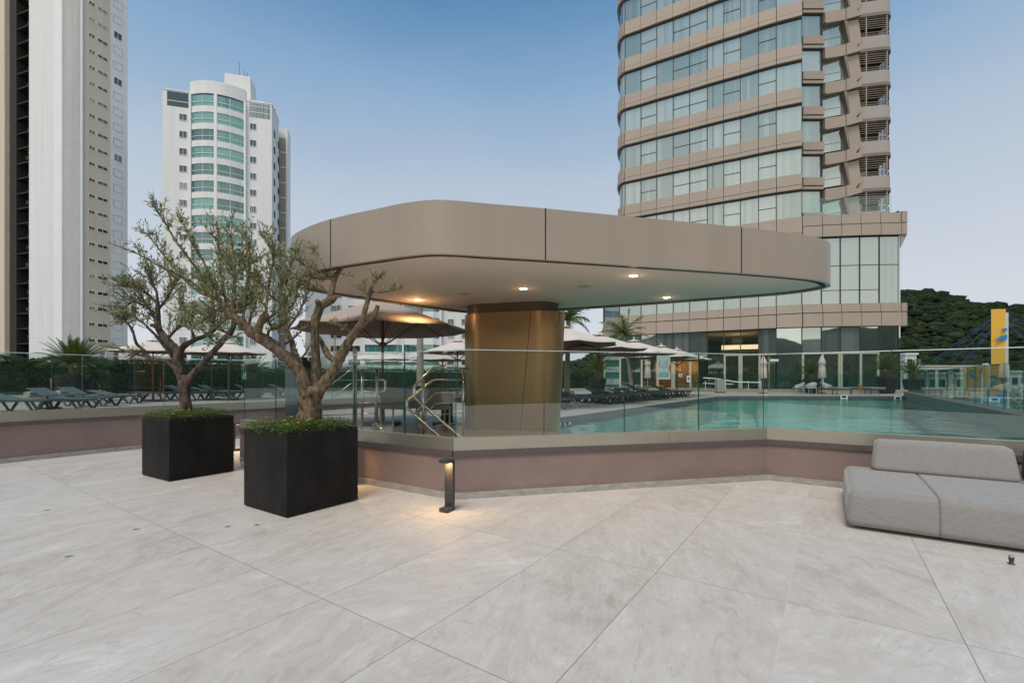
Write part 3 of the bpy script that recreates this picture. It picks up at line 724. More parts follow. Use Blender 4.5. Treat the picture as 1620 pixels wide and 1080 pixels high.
S2 = [
 ([(366,498),(344,467),(325,420),(298,370),(283,338)], (-.3,-.3), 42, 20),
 ([(354,482),(330,450),(298,408),(276,378),(259,349),(243,326)], (-.3,-.55), 36, 20),
 ([(350,474),(315,462),(286,436),(257,401),(234,372),(225,368)], (-.3,-.1), 36, 22),
 ([(352,478),(330,468),(302,446),(259,425),(215,400),(172,384)], (-.3,-.7), 30, 16),
 ([(360,490),(350,440),(345,390),(343,345)], (-.3,.2), 46, 22),
 ([(366,498),(372,440),(368,390),(358,345)], (-.3,-.1), 46, 22),
 ([(384,505),(392,450),(395,400),(385,365)], (-.2,.1), 46, 24),
 ([(420,497),(425,450),(432,410),(430,380)], (-.3,-.2), 44, 24),
 ([(446,470),(440,430),(425,390),(415,370)], (.45,.7), 44, 22),
 ([(446,470),(455,440),(462,410),(475,395)], (.4,.5), 40, 20),
 ([(354,482),(330,500),(300,520),(285,505)], (-.3,.4), 46, 20),
 ([(370,500),(350,510),(330,530),(345,545)], (-.3,.2), 46, 20),
 ([(392,522),(400,490),(410,460),(405,420)], (-.2,.3), 46, 22),
 ([(410,516),(430,500),(450,480),(462,450)], (-.2,-.4), 40, 18),
 ([(454,521),(470,500),(480,480),(490,450)], (.3,.3), 34, 12),
 ([(545,414),(556,405),(572,385),(580,372),(584,360)], (.3,.1), 26, 12),
 ([(540,420),(545,400),(541,385),(540,372)], (.3,.4), 22, 8),
 ([(537,426),(520,412),(505,402),(497,398)], (.25,.3), 30, 14),
 ([(540,420),(560,415),(580,408),(592,396)], (.25,.0), 30, 14),
 ([(529,446),(505,430),(480,418),(462,405)], (.2,.3), 34, 14),
 ([(537,428),(548,420),(540,410),(525,405)], (.3,.5), 30, 12),
 ([(524,464),(505,458),(490,452),(475,455)], (.2,.2), 30, 9),
 ([(586,460),(600,462),(618,460),(636,456)], (-.2,-.3), 16, 5),
 ([(588,454),(592,446),(600,440)], (-.2,-.1), 22, 6),
 ([(584,466),(572,458),(562,452)], (-.2,-.1), 22, 6),
 ([(450,545),(470,530),(482,515)], (0,.1), 22, 4),
 ([(470,575),(482,560),(490,548)], (0,-.2), 22, 4),
 ([(428,545),(424,525),(440,515)], (0,-.2), 26, 6),
 ([(449,500),(465,480),(470,455),(455,435)], (.4,.1), 38, 18),
 ([(419,500),(435,520),(452,508),(468,495)], (-.2,.1), 34, 12),
 ([(445,480),(430,470),(415,450),(400,440)], (.4,.5), 40, 18),
 ([(537,428),(520,440),(500,440),(480,432)], (.25,.1), 30, 12),
 ([(560,527),(545,520),(530,512)], (-.1,-.2), 24, 4),
]
olive('olive_tree', 'larger olive tree with thick forked trunk in the planter nearest the bollard', -2.50, 5.68, T2, S2, M_bark, .85, 1.15, 21)
T1 = [
 ([(296,668),(295,655),(293,624),(291,608),(287,594)], [12.5,10.5,9,10,8], (0,0)),
 ([(293,612),(299,600),(309,588),(328,567),(347,545),(363,527),(370,513),(369,480),(372,436)], [8,7,6,5.6,5.2,5,4.5,4,3], (0,-.1)),
 ([(287,598),(281,590),(275,580),(262,571),(245,568),(234,564),(227,554),(216,543),(211,526)], [7,5,4.2,3.6,3.4,3.2,3,2.6,1.8], (0,-.3)),
 ([(288,600),(286,580),(285,565),(289,549),(307,538),(330,529),(342,520)], [8,6.5,6,6,4.6,4,2.5], (0,.35)),
 ([(286,592),(281,570),(280,555),(264,537),(250,519),(250,500),(249,480),(248,462)], [7.5,7,7,6.5,5.5,4.5,3.6,2], (0,-.15)),
 ([(252,521),(244,515),(238,514)], [5,4,3], (-.1,-.2)),
 ([(282,585),(277,571),(265,552),(250,534),(242,526)], [5,4.6,4.2,3.5,2], (0,.25)),
]
S1 = [
 ([(248,462),(243,452),(240,440),(238,432)], (-.1,-.1), 40, 18),
 ([(249,480),(230,462),(210,455),(182,452)], (-.1,-.3), 36, 22),
 ([(250,500),(225,482),(205,480),(180,505)], (-.1,-.4), 40, 22),
 ([(250,490),(265,470),(275,450),(280,435)], (-.1,.2), 38, 20),
 ([(242,526),(225,510),(205,500),(190,515)], (.2,.4), 38, 20),
 ([(211,526),(205,515),(195,505),(186,500)], (-.3,-.4), 30, 14),
 ([(330,529),(340,500),(335,470),(325,450)], (.3,.4), 42, 22),
 ([(342,520),(360,500),(380,490),(395,480)], (.3,.5), 40, 20),
 ([(372,440),(365,420),(355,405)], (-.1,.1), 40, 18),
 ([(372,440),(385,425),(400,415)], (-.1,-.2), 40, 18),
 ([(369,480),(350,465),(330,455),(318,440)], (-.1,-.2), 40, 20),
 ([(370,500),(385,480),(400,460)], (-.1,-.1), 40, 20),
 ([(308,538),(300,510),(292,490),(288,470)], (.1,0), 40, 22),
 ([(264,537),(280,520),(300,505),(310,495)], (0,-.3), 36, 18),
 ([(250,515),(240,495),(225,470),(220,450)], (-.1,.3), 38, 20),
 ([(364,527),(345,520),(330,505),(320,500)], (-.1,-.4), 34, 16),
 ([(234,564),(215,560),(190,552),(160,547)], (-.2,-.3), 18, 7),
 ([(225,554),(215,560),(205,568)], (-.3,-.3), 16, 4),
 ([(360,535),(372,532),(380,540)], (-.1,-.1), 16, 4),
]
olive('olive_tree', 'smaller darker olive tree with dark trunk in the planter farther left', -5.22, 7.49, T1, S1, M_bark2, .95, 1.2, 34)

# ================================================================== bollards
def bollard(x, y, rz, label, e):
    root = empty('bollard_light', (x,y,0), rz, label, 'bollard light', 'anthracite bollard lights')
    rounded('base', (.150,.115,.045), .003, M_anth, root, (-.018,0,.0225), 2)
    rounded('column', (.045,.115,.53), .003, M_anth, root, (.0345,0,.305), 2)
    rounded('head', (.155,.115,.035), .003, M_anth, root, (-.0205,0,.577), 2)
    MB().box(-.075,-.0,-.035,.035,.5565,.5592).build('diffuser', M_boll, root)
    ld = bpy.data.lights.new('bollard_lamp', 'AREA'); ld.energy = e; ld.color = (1,.60,.25); ld.shape = 'RECTANGLE'; ld.size = .07; ld.size_y = .07; ld.spread = R(170)
    lo = bpy.data.objects.new('lamp', ld); col.objects.link(lo); lo.parent = root; lo.location = (-.042,0,.553)
    return root
M_boll = emis('bollard_diffuser', (1,.68,.35), 8)
p = G(708,809); bollard(p.x, p.y+.04, R(62), 'slim anthracite bollard light standing alone by the glass corner', 2.6)
p = G(558,748); bollard(-2.38, 6.62, R(60), 'anthracite bollard light hidden behind the nearer black planter', 4.5)
bollard(-5.86, 9.85, R(-140), 'bollard light glowing just behind the far planter edge', 4.5)
# small spotlight on the floor
p = G(1600,892); t = empty('floor_spotlight', p, 0, 'tiny black spotlight standing on the floor before the sofa', 'spotlight')
MB().lathe([(.022,0),(.022,.006),(.014,.008),(.014,.03),(.017,.034),(.0175,.06),(.013,.064)], 16).build('body', M_anth, t, True)
MB().lathe([(.0175,.0602),(.019,.067),(.012,.07)], 16).build('cap', M_steel, t, True)

# ================================================================== sofa
def fabric():
    m, t, b = newmat('grey_woven_fabric'); ln = t.links.new
    tcn = N(t,'ShaderNodeTexCoord'); 
    def nz(sc, vec):
        mpn = N(t,'ShaderNodeMapping'); mpn.inputs['Scale'].default_value = vec; ln(tcn.outputs['Object'], mpn.inputs[0])
        n = N(t,'ShaderNodeTexNoise'); n.inputs['Scale'].default_value = sc; n.inputs['Detail'].default_value = 4; ln(mpn.outputs[0], n.inputs['Vector']); return n.outputs['Fac']
    a = nz(60,(.35,.35,4)); c = nz(180,(1,1,1)); big = nz(2.2,(1,1.6,1.2)); d = N(t,'ShaderNodeMath',operation='MULTIPLY_ADD'); d.inputs[1].default_value = .5; ln(a,d.inputs[0])
    e_ = N(t,'ShaderNodeMath',operation='MULTIPLY'); e_.inputs[1].default_value = .5; ln(c,e_.inputs[0]); ln(e_.outputs[0], d.inputs[2])
    rp = N(t,'ShaderNodeValToRGB'); rp.color_ramp.elements[0].position = .35; rp.color_ramp.elements[1].position = .65
    rp.color_ramp.elements[0].color = (.20,.19,.18,1); rp.color_ramp.elements[1].color = (.30,.286,.272,1)
    ln(d.outputs[0], rp.inputs[0]); ln(rp.outputs[0], b.inputs['Base Color']); b.inputs['Roughness'].default_value = .95
    b.inputs['Sheen Weight'].default_value = .3
    bp = N(t,'ShaderNodeBump'); bp.inputs['Strength'].default_value = .35; bp.inputs['Distance'].default_value = .003; ln(d.outputs[0], bp.inputs['Height'])
    b2 = N(t,'ShaderNodeBump'); b2.inputs['Strength'].default_value = .5; b2.inputs['Distance'].default_value = .035; ln(big, b2.inputs['Height']); ln(bp.outputs[0], b2.inputs['Normal']); ln(b2.outputs[0], b.inputs['Normal'])
    return m
M_sofa = fabric()
ua = Vector((.8254,-.5646)); ub = Vector((.5646,.8254))
fl = Vector((3.38,4.70)); LS, DS = 2.9, 1.70
c = fl + ua*LS/2 + ub*DS/2; rz = math.atan2(ua.y, ua.x)
root = empty('sofa', (c.x,c.y,0), rz, 'low grey upholstered sofa with a loose back bolster by the wall', 'sofa')
def soften(v):
    # crown of the cushion and slightly leaning sides, pinched at the seams
    x, y, z = v
    k = (z+.185)/.37
    y2 = y*(1 + .012*math.sin(PI*k)); x2 = x*(1 + .006*math.sin(PI*k))
    if y < -DS*.4: y2 += .045*k
    if x < -LS*.4: x2 += .03*k
    z2 = z + (.014*math.cos(PI*x/LS)*math.cos(PI*y/DS) if z > .1 else 0)
    for sx in (-.74, .11, .96):
        q = math.exp(-((x-sx)/.012)**2); 
        z2 -= .010*q*(1 if z > .05 else 0); y2 -= .008*q*(-1 if y < 0 else 1)
    return Vector((x2,y2,z2))
def sofa_seat():
    bm = bmesh.new(); bmesh.ops.create_cube(bm, size=1)
    for v in bm.verts: v.co = Vector((v.co.x*LS, v.co.y*DS, v.co.z*.365))
    bmesh.ops.bevel(bm, geom=bm.edges[:]+bm.verts[:], offset=.075, segments=6, profile=.55, affect='EDGES')
    cuts = sorted([sx+d for sx in (-.74,.11,.96) for d in (-.03,-.018,-.009,0,.009,.018,.03)] + [LS*(k/14-.5) for k in range(1,14)])
    for c_ in cuts: bmesh.ops.bisect_plane(bm, geom=bm.verts[:]+bm.edges[:]+bm.faces[:], plane_co=(c_,0,0), plane_no=(1,0,0))
    for k in range(1,8): bmesh.ops.bisect_plane(bm, geom=bm.verts[:]+bm.edges[:]+bm.faces[:], plane_co=(0,DS*(k/8-.5),0), plane_no=(0,1,0))
    for v in bm.verts: v.co = soften(v.co)
    me = bpy.data.meshes.new('seat'); bm.to_mesh(me); bm.free(); me.materials.append(M_sofa); me.polygons.foreach_set('use_smooth',[True]*len(me.polygons))
    o = bpy.data.objects.new('seat', me); col.objects.link(o); o.parent = root; o.location = (0,0,.03+.1825); return o
M_seam = pm('grey_thread',(.09,.088,.085),.9)
sofa_seat()
for sx in (-.74,.11,.96):
    mb = MB(); yb = DS/2-.04
    pts = [(sx, -DS/2+.012, .045), (sx, -DS/2-.002+.0, .10), (sx,-DS/2+.012,.25), (sx,-DS/2+.045,.352), (sx,-DS/2+.10,.390), (sx,-.2,.402),(sx,.2,.402),(sx,.62,.398)]
    mb.tube(catmull(pts,4), .0019, 6, False); mb.build('seam', M_seam, root, True)
for (x,y) in ((-1.3,-.55),(-1.3,.55),(1.3,-.55),(1.3,.55),(0,-.55),(0,.55)):
    MB().lathe([(.03,0),(.03,.035)], 12, (x,y)).build('foot', M_anth, root)
# loose back bolster
def bolster(v):
    x, y, z = v
    return Vector((x*(1-.03*(z/.18)), y*(1-.18*(z/.18)) + .05*z/.18, z + .008*math.cos(x*2.6)*(1 if z>0 else 0)))
cb = fl + ua*1.18 + ub*1.10
# measured from the photo: lower front edge from (4.55,5.84) to (5.49,5.05)
pA, pB = Vector((4.52,5.80)), Vector((5.50,5.08)); ub2 = (pB-pA).normalized(); cb = (pA+pB)/2 + Vector((-ub2.y,ub2.x))*.06
t = empty('back_bolster', (cb.x,cb.y,.395), math.atan2(ub2.y,ub2.x), 'thick grey back cushion resting on the sofa seat', 'cushion')
rounded('cushion', (1.24,.30,.36), .07, M_sofa, t, (0,0,.18), 6, bolster, cuts=6)
cb2 = cb + ub2*1.32 + Vector((-ub2.y,ub2.x))*.05
t = empty('back_bolster', (cb2.x,cb2.y,.395), math.atan2(ub2.y,ub2.x)+R(4), 'darker grey back cushion cut off by the right edge of the photo', 'cushion')
rounded('cushion', (1.24,.30,.36), .07, pm('charcoal_fabric',(.10,.10,.105),.95,var=.2,scale=60,bump=.3), t, (0,0,.18), 6, bolster, cuts=6)

# fallen leaves
lm = pm('dry_leaf', (.06,.065,.02), .7, var=.3)
for (x,y,a,lab) in ((108.6,880,.8,'dark fallen leaf lying alone at the far left of the floor'),(215,837,.5,'dark fallen leaf left of the nearer planter'),(360,833,.1,'yellowish fallen leaf just before the nearer planter'),(406,830,-.1,'dark fallen leaf closest to the nearer planter corner'),(74,807,.4,'small fallen leaf near the left wall')):
    p = G(x,y); mb = MB(); pts = [(-.035,0,.002),(-.012,.009,.006),(.015,.008,.007),(.035,0,.003),(.015,-.008,.006),(-.012,-.009,.005)]
    mb.add(pts, [(0,1,5),(1,2,4,5),(2,3,4)]); o = mb.build('fallen_leaf', lm); o.location = p; o.rotation_euler = (0,0,a); o.scale = (1.0,1.0,1.0)
    tag(o, lab, 'leaf', 'fallen leaves on the floor')
# ================================================================== hotel tower
M_room = pm('dark_room', (.05,.045,.04), .8, var=.3)
M_ocurt = pm('orange_curtain', (.48,.22,.07), .85, var=.35, scale=3, stretch=(8,8,.05))
M_bcurt = pm('grey_brown_curtain', (.13,.11,.09), .85, var=.45, scale=3, stretch=(8,8,.05))
M_store = glassmat('storefront_glass', (.74,.80,.78), 2.7, (.70,.78,.76))
M_clad = pm('cream_frame', (.52,.47,.38), .45, var=.04)
FX = [(956,45.0),(980,41.5),(1014,40.6),(1039,39.9),(1065,39.25),(1091,38.6),(1119,37.9),(1145,37.3),(1171.5,36.75),(1200,36.1),(1228,35.55),(1268.5,34.9),(1299.5,34.62),(1329.4,34.42),(1360,34.25),(1391,34.12),(1423,34.05),(1432,34.03)]
FP = {int(x): Vector(((x-CX)/F*y, y)) for x, y in FX}
hotel = empty('hotel_tower', (20,38,0), 0, 'tall tan and glass curved hotel tower rising behind the pool', 'hotel')
HO = Vector((20,38,0))
def hat(o): o.parent = hotel; o.location = -HO; return o
def seg(a, b):
    P = FP[a]; d = FP[b]-P; return P, tuple(d.normalized()), d.length
TW = [980,1014,1039,1065,1091,1119,1145,1171,1200,1228,1268]
PODL = [956,980,1014,1039,1065,1091,1119,1145,1171,1200,1228,1268,1299,1329,1360,1391,1423]
FH = 3.24
GT = [15.76+FH*k for k in range(-1,8)]
# body (dark core behind the glass) for the podium and the tower
pod = [FP[x] for x in PODL]
nb = [(p.x*1.0, p.y+.35) for p in pod]
mb = MB(); mb.prism([(p[0]-.05 if i == 0 else p[0], p[1]) for i,p in enumerate(nb)] + [(nb[-1][0],60),(12.6,60)], 5.5, 13.7); hat(mb.build('podium_core', M_room))
tp = [FP[x] for x in TW]; ntp = [(p.x+.1, p.y+.38) for p in tp]; ntp[-1] = (tp[-1].x-.05, tp[-1].y+.3)
ntp[0] = (tp[0].x+.75, tp[0].y+.5)
mb = MB(); mb.prism(ntp + [(tp[-1].x-.05, 43.3),(31.5,44.0),(31.5,62),(15.2,62),(11.2,45.0),(10.35,43.4)], 13.7, 44); hat(mb.build('tower_core', M_room))
def band(name, pts, z0, z1, off, mats, gap=.028, ends=(0,0), depth=.5):
    """cladding panels along a facade polyline"""
    mb = MB()
    for i in range(len(pts)-1):
        P, Q = pts[i], pts[i+1]; d = (Q-P); Ln = d.length; u = tuple(d/Ln)
        mb.obox(P, u, gap/2, Ln-gap/2, -depth, off, z0, z1)
    return hat(mb.build(name, mats))
# tower bands: corner wraps round on the left
left_wrap = [Vector((10.75,44.9)), Vector((10.15,43.5)), Vector((9.84,42.5)), Vector((9.78,41.85)), Vector((9.9,41.45))]
front = [FP[x] for x in TW]
tline = left_wrap[:5] + [Vector((FP[980].x+.45, 41.28))] + front[1:]
for z in GT:
    if z > 42 or z < 12: continue
    band('spandrel_panel', tline, z+.40, z+1.19, .16, M_tan2)
    band('spandrel_lip', tline, z+.03, z+.34, .22, M_tan2)
    mb = MB()
    for i in range(len(tline)-1):
        d = tline[i+1]-tline[i]; mb.obox(tline[i], tuple(d.normalized()), 0, d.length, -.5, .02, z-.12, z+.395)
    hat(mb.build('spandrel_groove', M_mull))
# tower windows
OPEN = {1039:(.45,), 1091:(.45,), 1119:(.42,), 1145:(.5,), 1200:(.5,), 1014:(.45,)}
wi = 0
def pane_window(name, P, u, Ln, z0, z1, split=None, mat=None, off=-.02, vs=None):
    mb = MB(); mb.cm = 0; mb.obox(P,u,.02,Ln-.02,-.05,off,z0,z1); mb.cm = 1
    mb.obox(P,u,-.028,.028,-.08,.03,z0,z1)
    if split: mb.obox(P,u,.03,Ln-.03,-.04,.012,z0+(z1-z0)*split-.018,z0+(z1-z0)*split+.018)
    if vs: mb.obox(P,u,vs-.02,vs+.02,-.04,.014,z0,z1)
    return hat(mb.build(name, [mat or M_hot, M_mull]))
for zi, z in enumerate(GT):
    if z < 13: continue
    for a, b in zip(TW[:-1], TW[1:]):
        P, u, Ln = seg(a,b)
        if a == 980: P = Vector((FP[980].x+.45,41.28)); d = FP[1014]-P; u = tuple(d.normalized()); Ln = d.length
        # only storeys in view
        if z-2.05 > 1.5+610*P.y/F: continue
        sp = {1014:.45,1065:.45,1091:.45,1145:.5,1200:.5}.get(a)
        pane_window('window', P, u, Ln, z-2.05, z-.1, sp, vs=.35*Ln if a == 1119 else None)
    for P, Q in zip(tline[:5], tline[1:6]):
        d = Q-P
        mb = MB(); mb.obox(P, tuple(d.normalized()), 0, d.length, -.05, -.02, z-2.05, z-.1); hat(mb.build('corner_pane', M_hot))
# podium row under the lowest tower floor (hidden by the canopy on the left but seen beside it)
POD2 = PODL
upper = [FP[x] for x in PODL]
for a, b in zip(PODL[:-1], PODL[1:]):
    P, u, Ln = seg(a,b)
    mb = MB(); mb.cm = 0; mb.obox(P,u,.02,Ln-.02,-.05,-.02,7.1,12.0); mb.cm = 1
    mb.obox(P,u,-.03,.03,-.08,.03,7.1,12.0); mb.obox(P,u,.03,Ln-.03,-.04,.012,9.95,9.99)
    if a in (1299,1329,1360,1228,1145): mb.obox(P,u,.03,Ln-.03,-.04,.012,8.13,8.17)
    hat(mb.build('window', [M_hotp, M_mull]))
ext = upper[1:] + [FP[1432]]
e2 = [Vector((FP[956].x,45.0))] + upper[1:] 
def podband(z0, z1, off, pts=None): return band('spandrel_panel', pts or e2, z0, z1, off, M_tan2, gap=.035, depth=.6)
podband(13.0,13.72,.14); podband(12.12,12.93,.20); podband(6.52,7.12,.16); podband(5.47,6.45,.24)
# end pieces turning the right corner
for z0,z1,ww in ((13.0,13.8,.5),(12.12,12.93,.48),(6.52,7.12,.5),(5.47,6.45,.5)):
    P = FP[1423]; mb = MB(); pl = arc_round([(P.x+.02,P.y-.22),(P.x+ww,P.y-.22),(P.x+ww,P.y+9),(P.x+.02,P.y+9)], [0,.3,0,0]); mb.prism(pl, z0, z1); hat(mb.build('corner_panel', M_tan2))
P = FP[1423]; mb = MB(); mb.add([(P.x+.0,P.y-.1,12.1),(P.x+.45,P.y-.1,12.1),(P.x+.02,P.y-.1,11.2),(P.x+.0,P.y+6,12.1),(P.x+.45,P.y+6,12.1),(P.x+.02,P.y+6,11.2)], [(0,2,1),(3,4,5),(0,1,4,3),(1,2,5,4),(2,0,3,5)]); hat(mb.build('corner_bracket', M_tan2))
mb = MB()
for z0,z1 in ((5.42,7.15),(12.05,13.0)):
    for a,b in zip(PODL[:-1],PODL[1:]):
        P,u,Ln = seg(a,b); mb.obox(P,u,0,Ln,-.55,.03,z0,z1)
hat(mb.build('spandrel_groove', M_mull))
MB().box(FP[1423].x-.1, FP[1423].x+.04, 34.25, 60, .6, 13.7)
mb = MB(); mb.box(FP[1423].x-.08, FP[1423].x+.02, 34.0, 60, .6, 13.9); hat(mb.build('side_wall', M_hotd))
# podium roof and its terrace glass
mb = MB(); mb.prism([(FP[1268].x,34.8),(FP[1423].x+.4,34.0),(FP[1423].x+9,60),(FP[1268].x,60)], 13.74, 13.78); hat(mb.build('podium_roof', M_tan3))
r0, r1 = Vector((FP[1268].x+.1,34.72)), Vector((FP[1423].x-.7,33.93))
gd = (r1-r0); gL = gd.length; gu = tuple(gd.normalized())
grt = empty('terrace_glass_rail', (0,0,0), 0, 'frosted glass rail on the podium roof of the hotel tower', 'glass rail')
k = 0
for i in range(4):
    mb = MB(); mb.obox(r0, gu, i*gL/4+.01, (i+1)*gL/4-.01, -.02, 0, 13.80, 15.0); mb.m = [2,2,0,2,0,2]; mb.build('glass_panel', [M_tglass, M_tglass, M_gtop], grt)
# recess bay right of the tower edge
P = Vector((FP[1268].x-.02, 34.9))
mb = MB(); mb.box(P.x-.03, P.x+.10, 34.98, 43.4, 13.7, 44); hat(mb.build('recess_return', M_mull))
for z in GT:
    if z < 14 or z > 42: continue
    bx0, bx1 = 26.72, 28.62
    mb = MB(); mb.cm = 0; mb.box(bx0,bx1-.12,42.9,43.0,z-2.15,z-.12); mb.cm = 1; mb.box(bx1-.12,bx1,42.8,43.1,z-2.15,z); mb.box(bx0,bx1,42.85,43.1,z-.12,z); hat(mb.build('window', [M_hot,M_mull]))
    mb = MB(); mb.box(bx0,bx1+.05,42.6,43.2,z+.36,z+1.09); mb.box(bx0,bx1,42.66,43.2,z+.02,z+.28); hat(mb.build('spandrel_panel', M_tan2))
    mb = MB(); mb.box(bx0,bx1,42.75,43.2,z+.28,z+.36); hat(mb.build('spandrel_groove', M_mull))
    # third bay, storeys shifted down
    z2 = z - 1.0; cx0, cx1 = 28.75, 30.35
    mb = MB(); mb.cm = 0; mb.add([(cx0,43.1,z2-1.95),(cx1,42.9,z2-1.75),(cx1,42.9,z2+.18),(cx0,43.1,z2-.12)], [(0,1,2,3)])
    mb.cm = 1; mb.add([(cx0,43.09,z2-1.25),(cx1,42.89,z2-1.05),(cx1,42.89,z2-1.01),(cx0,43.09,z2-1.21)], [(0,1,2,3)])
    mb.cm = 0; mb.add([(cx1+.05,42.9,z2-1.8),(cx1+.55,42.95,z2-1.75),(cx1+.05,42.95,z2+.25)], [(0,1,2)])
    hat(mb.build('window', [M_hot, M_mull]))
    mb = MB()
    def slab(pts, y0, y1):
        n_ = len(pts); mb.add([(x,y0,zz) for x,zz in pts]+[(x,y1,zz) for x,zz in pts], [tuple(range(n_)), tuple(range(2*n_-1,n_-1,-1))]+[((i+1)%n_,i,n_+i,n_+(i+1)%n_) for i in range(n_)])
    slab([(cx0-.1,z2+.02),(cx0+.05,z2-.06),(30.6,z2+.25),(30.6,z2+1.25),(cx0-.1,z2+.95)], 42.5, 43.3)
    slab([(30.55,z2+.22),(31.95,z2+.62),(32.15,z2+1.65),(31.7,z2+.98),(31.35,z2+.98),(31.1,z2+1.38),(30.55,z2+1.25)], 42.4, 43.2)
    hat(mb.build('ledge_panel', M_tan2))
    mb = MB(); slab([(30.95,z2-2.3+.1),(31.45,z2-2.35),(32.1,z2-1.35),(31.85,z2+.42),(30.62,z2+.20)], 42.7, 43.4); hat(mb.build('fin_panel', M_tan3 if False else M_tan2))
    mb = MB(); slab([(30.35,z2+.1),(30.62,z2+.18),(31.0,z2-2.25),(30.85,z2-2.15)], 42.45, 43.3); hat(mb.build('fin_side', M_brown))
# rounded balconies with louvres
bal_plan = arc_round([(32.0,43.3),(34.9,42.75),(35.55,43.9),(35.9,52),(32.0,52)], [0,.9,1.2,0,0], 6)
bal_front = bal_plan[:len(bal_plan)-2]
lv = []
for k in range(-1,9):
    z = 17.15 + FH*k
    mb = MB(); ring(mb, bal_plan, inset(bal_plan,.15), z-1.12, z); mb.prism(inset(bal_plan,.1), z-1.12, z-.98)
    b_ = hat(mb.build('balcony', M_tan3, None, True, auto=35))
    mb = MB(); ring(mb, inset(bal_plan,-.06), inset(bal_plan,.3), z-1.42, z-1.13); o = mb.build('underside_lip', M_brown, b_, True, auto=35)
    mb = MB()
    for j in range(9):
        zz = z+.13+j*.2
        if j == 2: continue
        ring(mb, inset(bal_plan,.05), inset(bal_plan,.13), zz, zz+.055)
    mb.build('louvre', M_brown, b_)
    mb = MB()
    for px_, sgn in ((32.9,43.12),(34.6,42.85)): mb.box(px_-.04,px_+.04,sgn+.0,sgn+.12,z,z+1.85)
    mb.build('louvre_post', M_tan2, b_)
    mb = MB(); mb.box(32.1,35.0,44.7,44.75,z-.98,z+2.1); mb.build('balcony_wall', M_room, b_)
    mb = MB(); mb.box(33.0+.5*(k%2),33.6+.5*(k%2),44.6,44.68,z-.9,z+1.4); mb.build('balcony_window', M_hot, b_)
mb = MB(); mb.box(32.0,35.3,44.75,60,13.7,46); hat(mb.build('balcony_core', M_room))
mb = MB(); mb.box(31.5,32.2,43.5,50,13.7,46); hat(mb.build('balcony_pier', M_tan2))
# ground floor: glass wall, doors and the rooms behind
mb = MB(); mb.box(9.5,29.5,46,46.1,.6,5.4); hat(mb.build('back_wall', M_room))
mb = MB(); mb.prism([(FP[956].x,45.2)]+[(FP[x].x,FP[x].y+.2) for x in PODL[1:]]+[(29,46),(9.3,46)], .78, .82); hat(mb.build('room_floor', M_deck))
mb = MB(); mb.prism([(FP[956].x,45.2)]+[(FP[x].x,FP[x].y+.3) for x in PODL[1:]]+[(29,46),(9.3,46)], 5.30, 5.41); hat(mb.build('room_ceiling', M_soffit))
for a, b in zip(PODL[:-1], PODL[1:]):
    P, u, Ln = seg(a,b)
    z0 = 3.55
    mb = MB(); mb.cm = 0; mb.obox(P,u,.02,Ln-.02,-.05,-.02,z0,5.44); mb.cm = 1; mb.obox(P,u,-.03,.03,-.08,.04,z0,5.44)
    hat(mb.build('window', [M_store if a in (1119,1145,1171) else M_hotp if a in (1014,1039,1065,1091,1200,980,956,1268,1299,1329) else M_hotd, M_mull]))
    mb = MB(); mb.cm = 0; mb.obox(P,u,.05,Ln-.05,-.05,-.02,.85,3.5); mb.cm = 1
    if a not in (1119,1228,1391):
        mb.obox(P,u,0,.14,-.08,.05,.85,3.55); mb.obox(P,u,.14,Ln,-.08,.05,3.43,3.55)
        if a in (1039,1145,1299,1360): mb.obox(P,u,Ln-.14,Ln-.02,-.08,.05,.85,3.43)
    hat(mb.build('glazed_door' , [M_store if a in (1014,1039,1065,1091,1145,1171) else M_hotd, M_clad]))
    cm = M_ocurt if a in (1039,1065,1091) else M_bcurt
    if a not in (1119,):
        mb = MB(); n_ = 18
        vs1 = []
        for i in range(n_+1):
            q = P + Vector(u)*(Ln*i/n_) + Vector((-u[1]*-1, -u[0]))*0 + Vector((0,(1.7 if cm is M_ocurt else .7)+.05*math.sin(i*2.1))); vs1 += [(q.x,q.y,.83),(q.x,q.y,3.9)]
        mb.add(vs1, [(2*i,2*i+2,2*i+3,2*i+1) for i in range(n_)]); hat(mb.build('curtain', cm))
M_cove = emis('cove_light', (1,.70,.42), 2.0)
P,u,Ln = seg(1171,1228) if False else (FP[1171]+Vector((-1.1,.9)), tuple((FP[1268]-FP[1145]).normalized()), 3.9)
mb = MB(); mb.obox(P,u,0,Ln,-.1,0,3.95,4.3); hat(mb.build('cove_light', M_cove))
P = FP[1065]+Vector((-.9,1.5)); mb = MB(); mb.obox(P,u,0,3.0,-.4,0,3.35,3.42); hat(mb.build('cove_light', M_cove))
for (x,y,z_,e_) in ((12.9,40.5,2.6,34),(14.1,39.9,2.6,34),(15.4,39.3,2.6,34),(18.8,38.8,4.6,40)):
    ld = bpy.data.lights.new('room_lamp','POINT'); ld.energy = e_; ld.color = (1,.6,.28); ld.shadow_soft_size = .5
    lo = bpy.data.objects.new('lamp', ld); col.objects.link(lo); lo.parent = hotel; lo.location = Vector((x,y,z_))-HO
# step along the glass front
st = sheet('deck_step', [(9.5,42.5),(FP[1119].x,36.6),(FP[1268].x,33.6),(30.3,32.7),(30.3,38),(9.5,48)], .80, pm('pale_step_stone',(.60,.55,.48),.6,var=.06))
mb = MB(); pts_ = [(9.5,42.5),(FP[1119].x,36.6),(FP[1268].x,33.6),(30.3,32.7)]
for a,b in zip(pts_[:-1],pts_[1:]): mb.add([(*a,DZ),(*b,DZ),(*b,.80),(*a,.80)], [(0,1,2,3)])
o = mb.build('step_riser', pm('riser',(.34,.27,.22),.7,var=.1)); o['kind'] = 'structure'

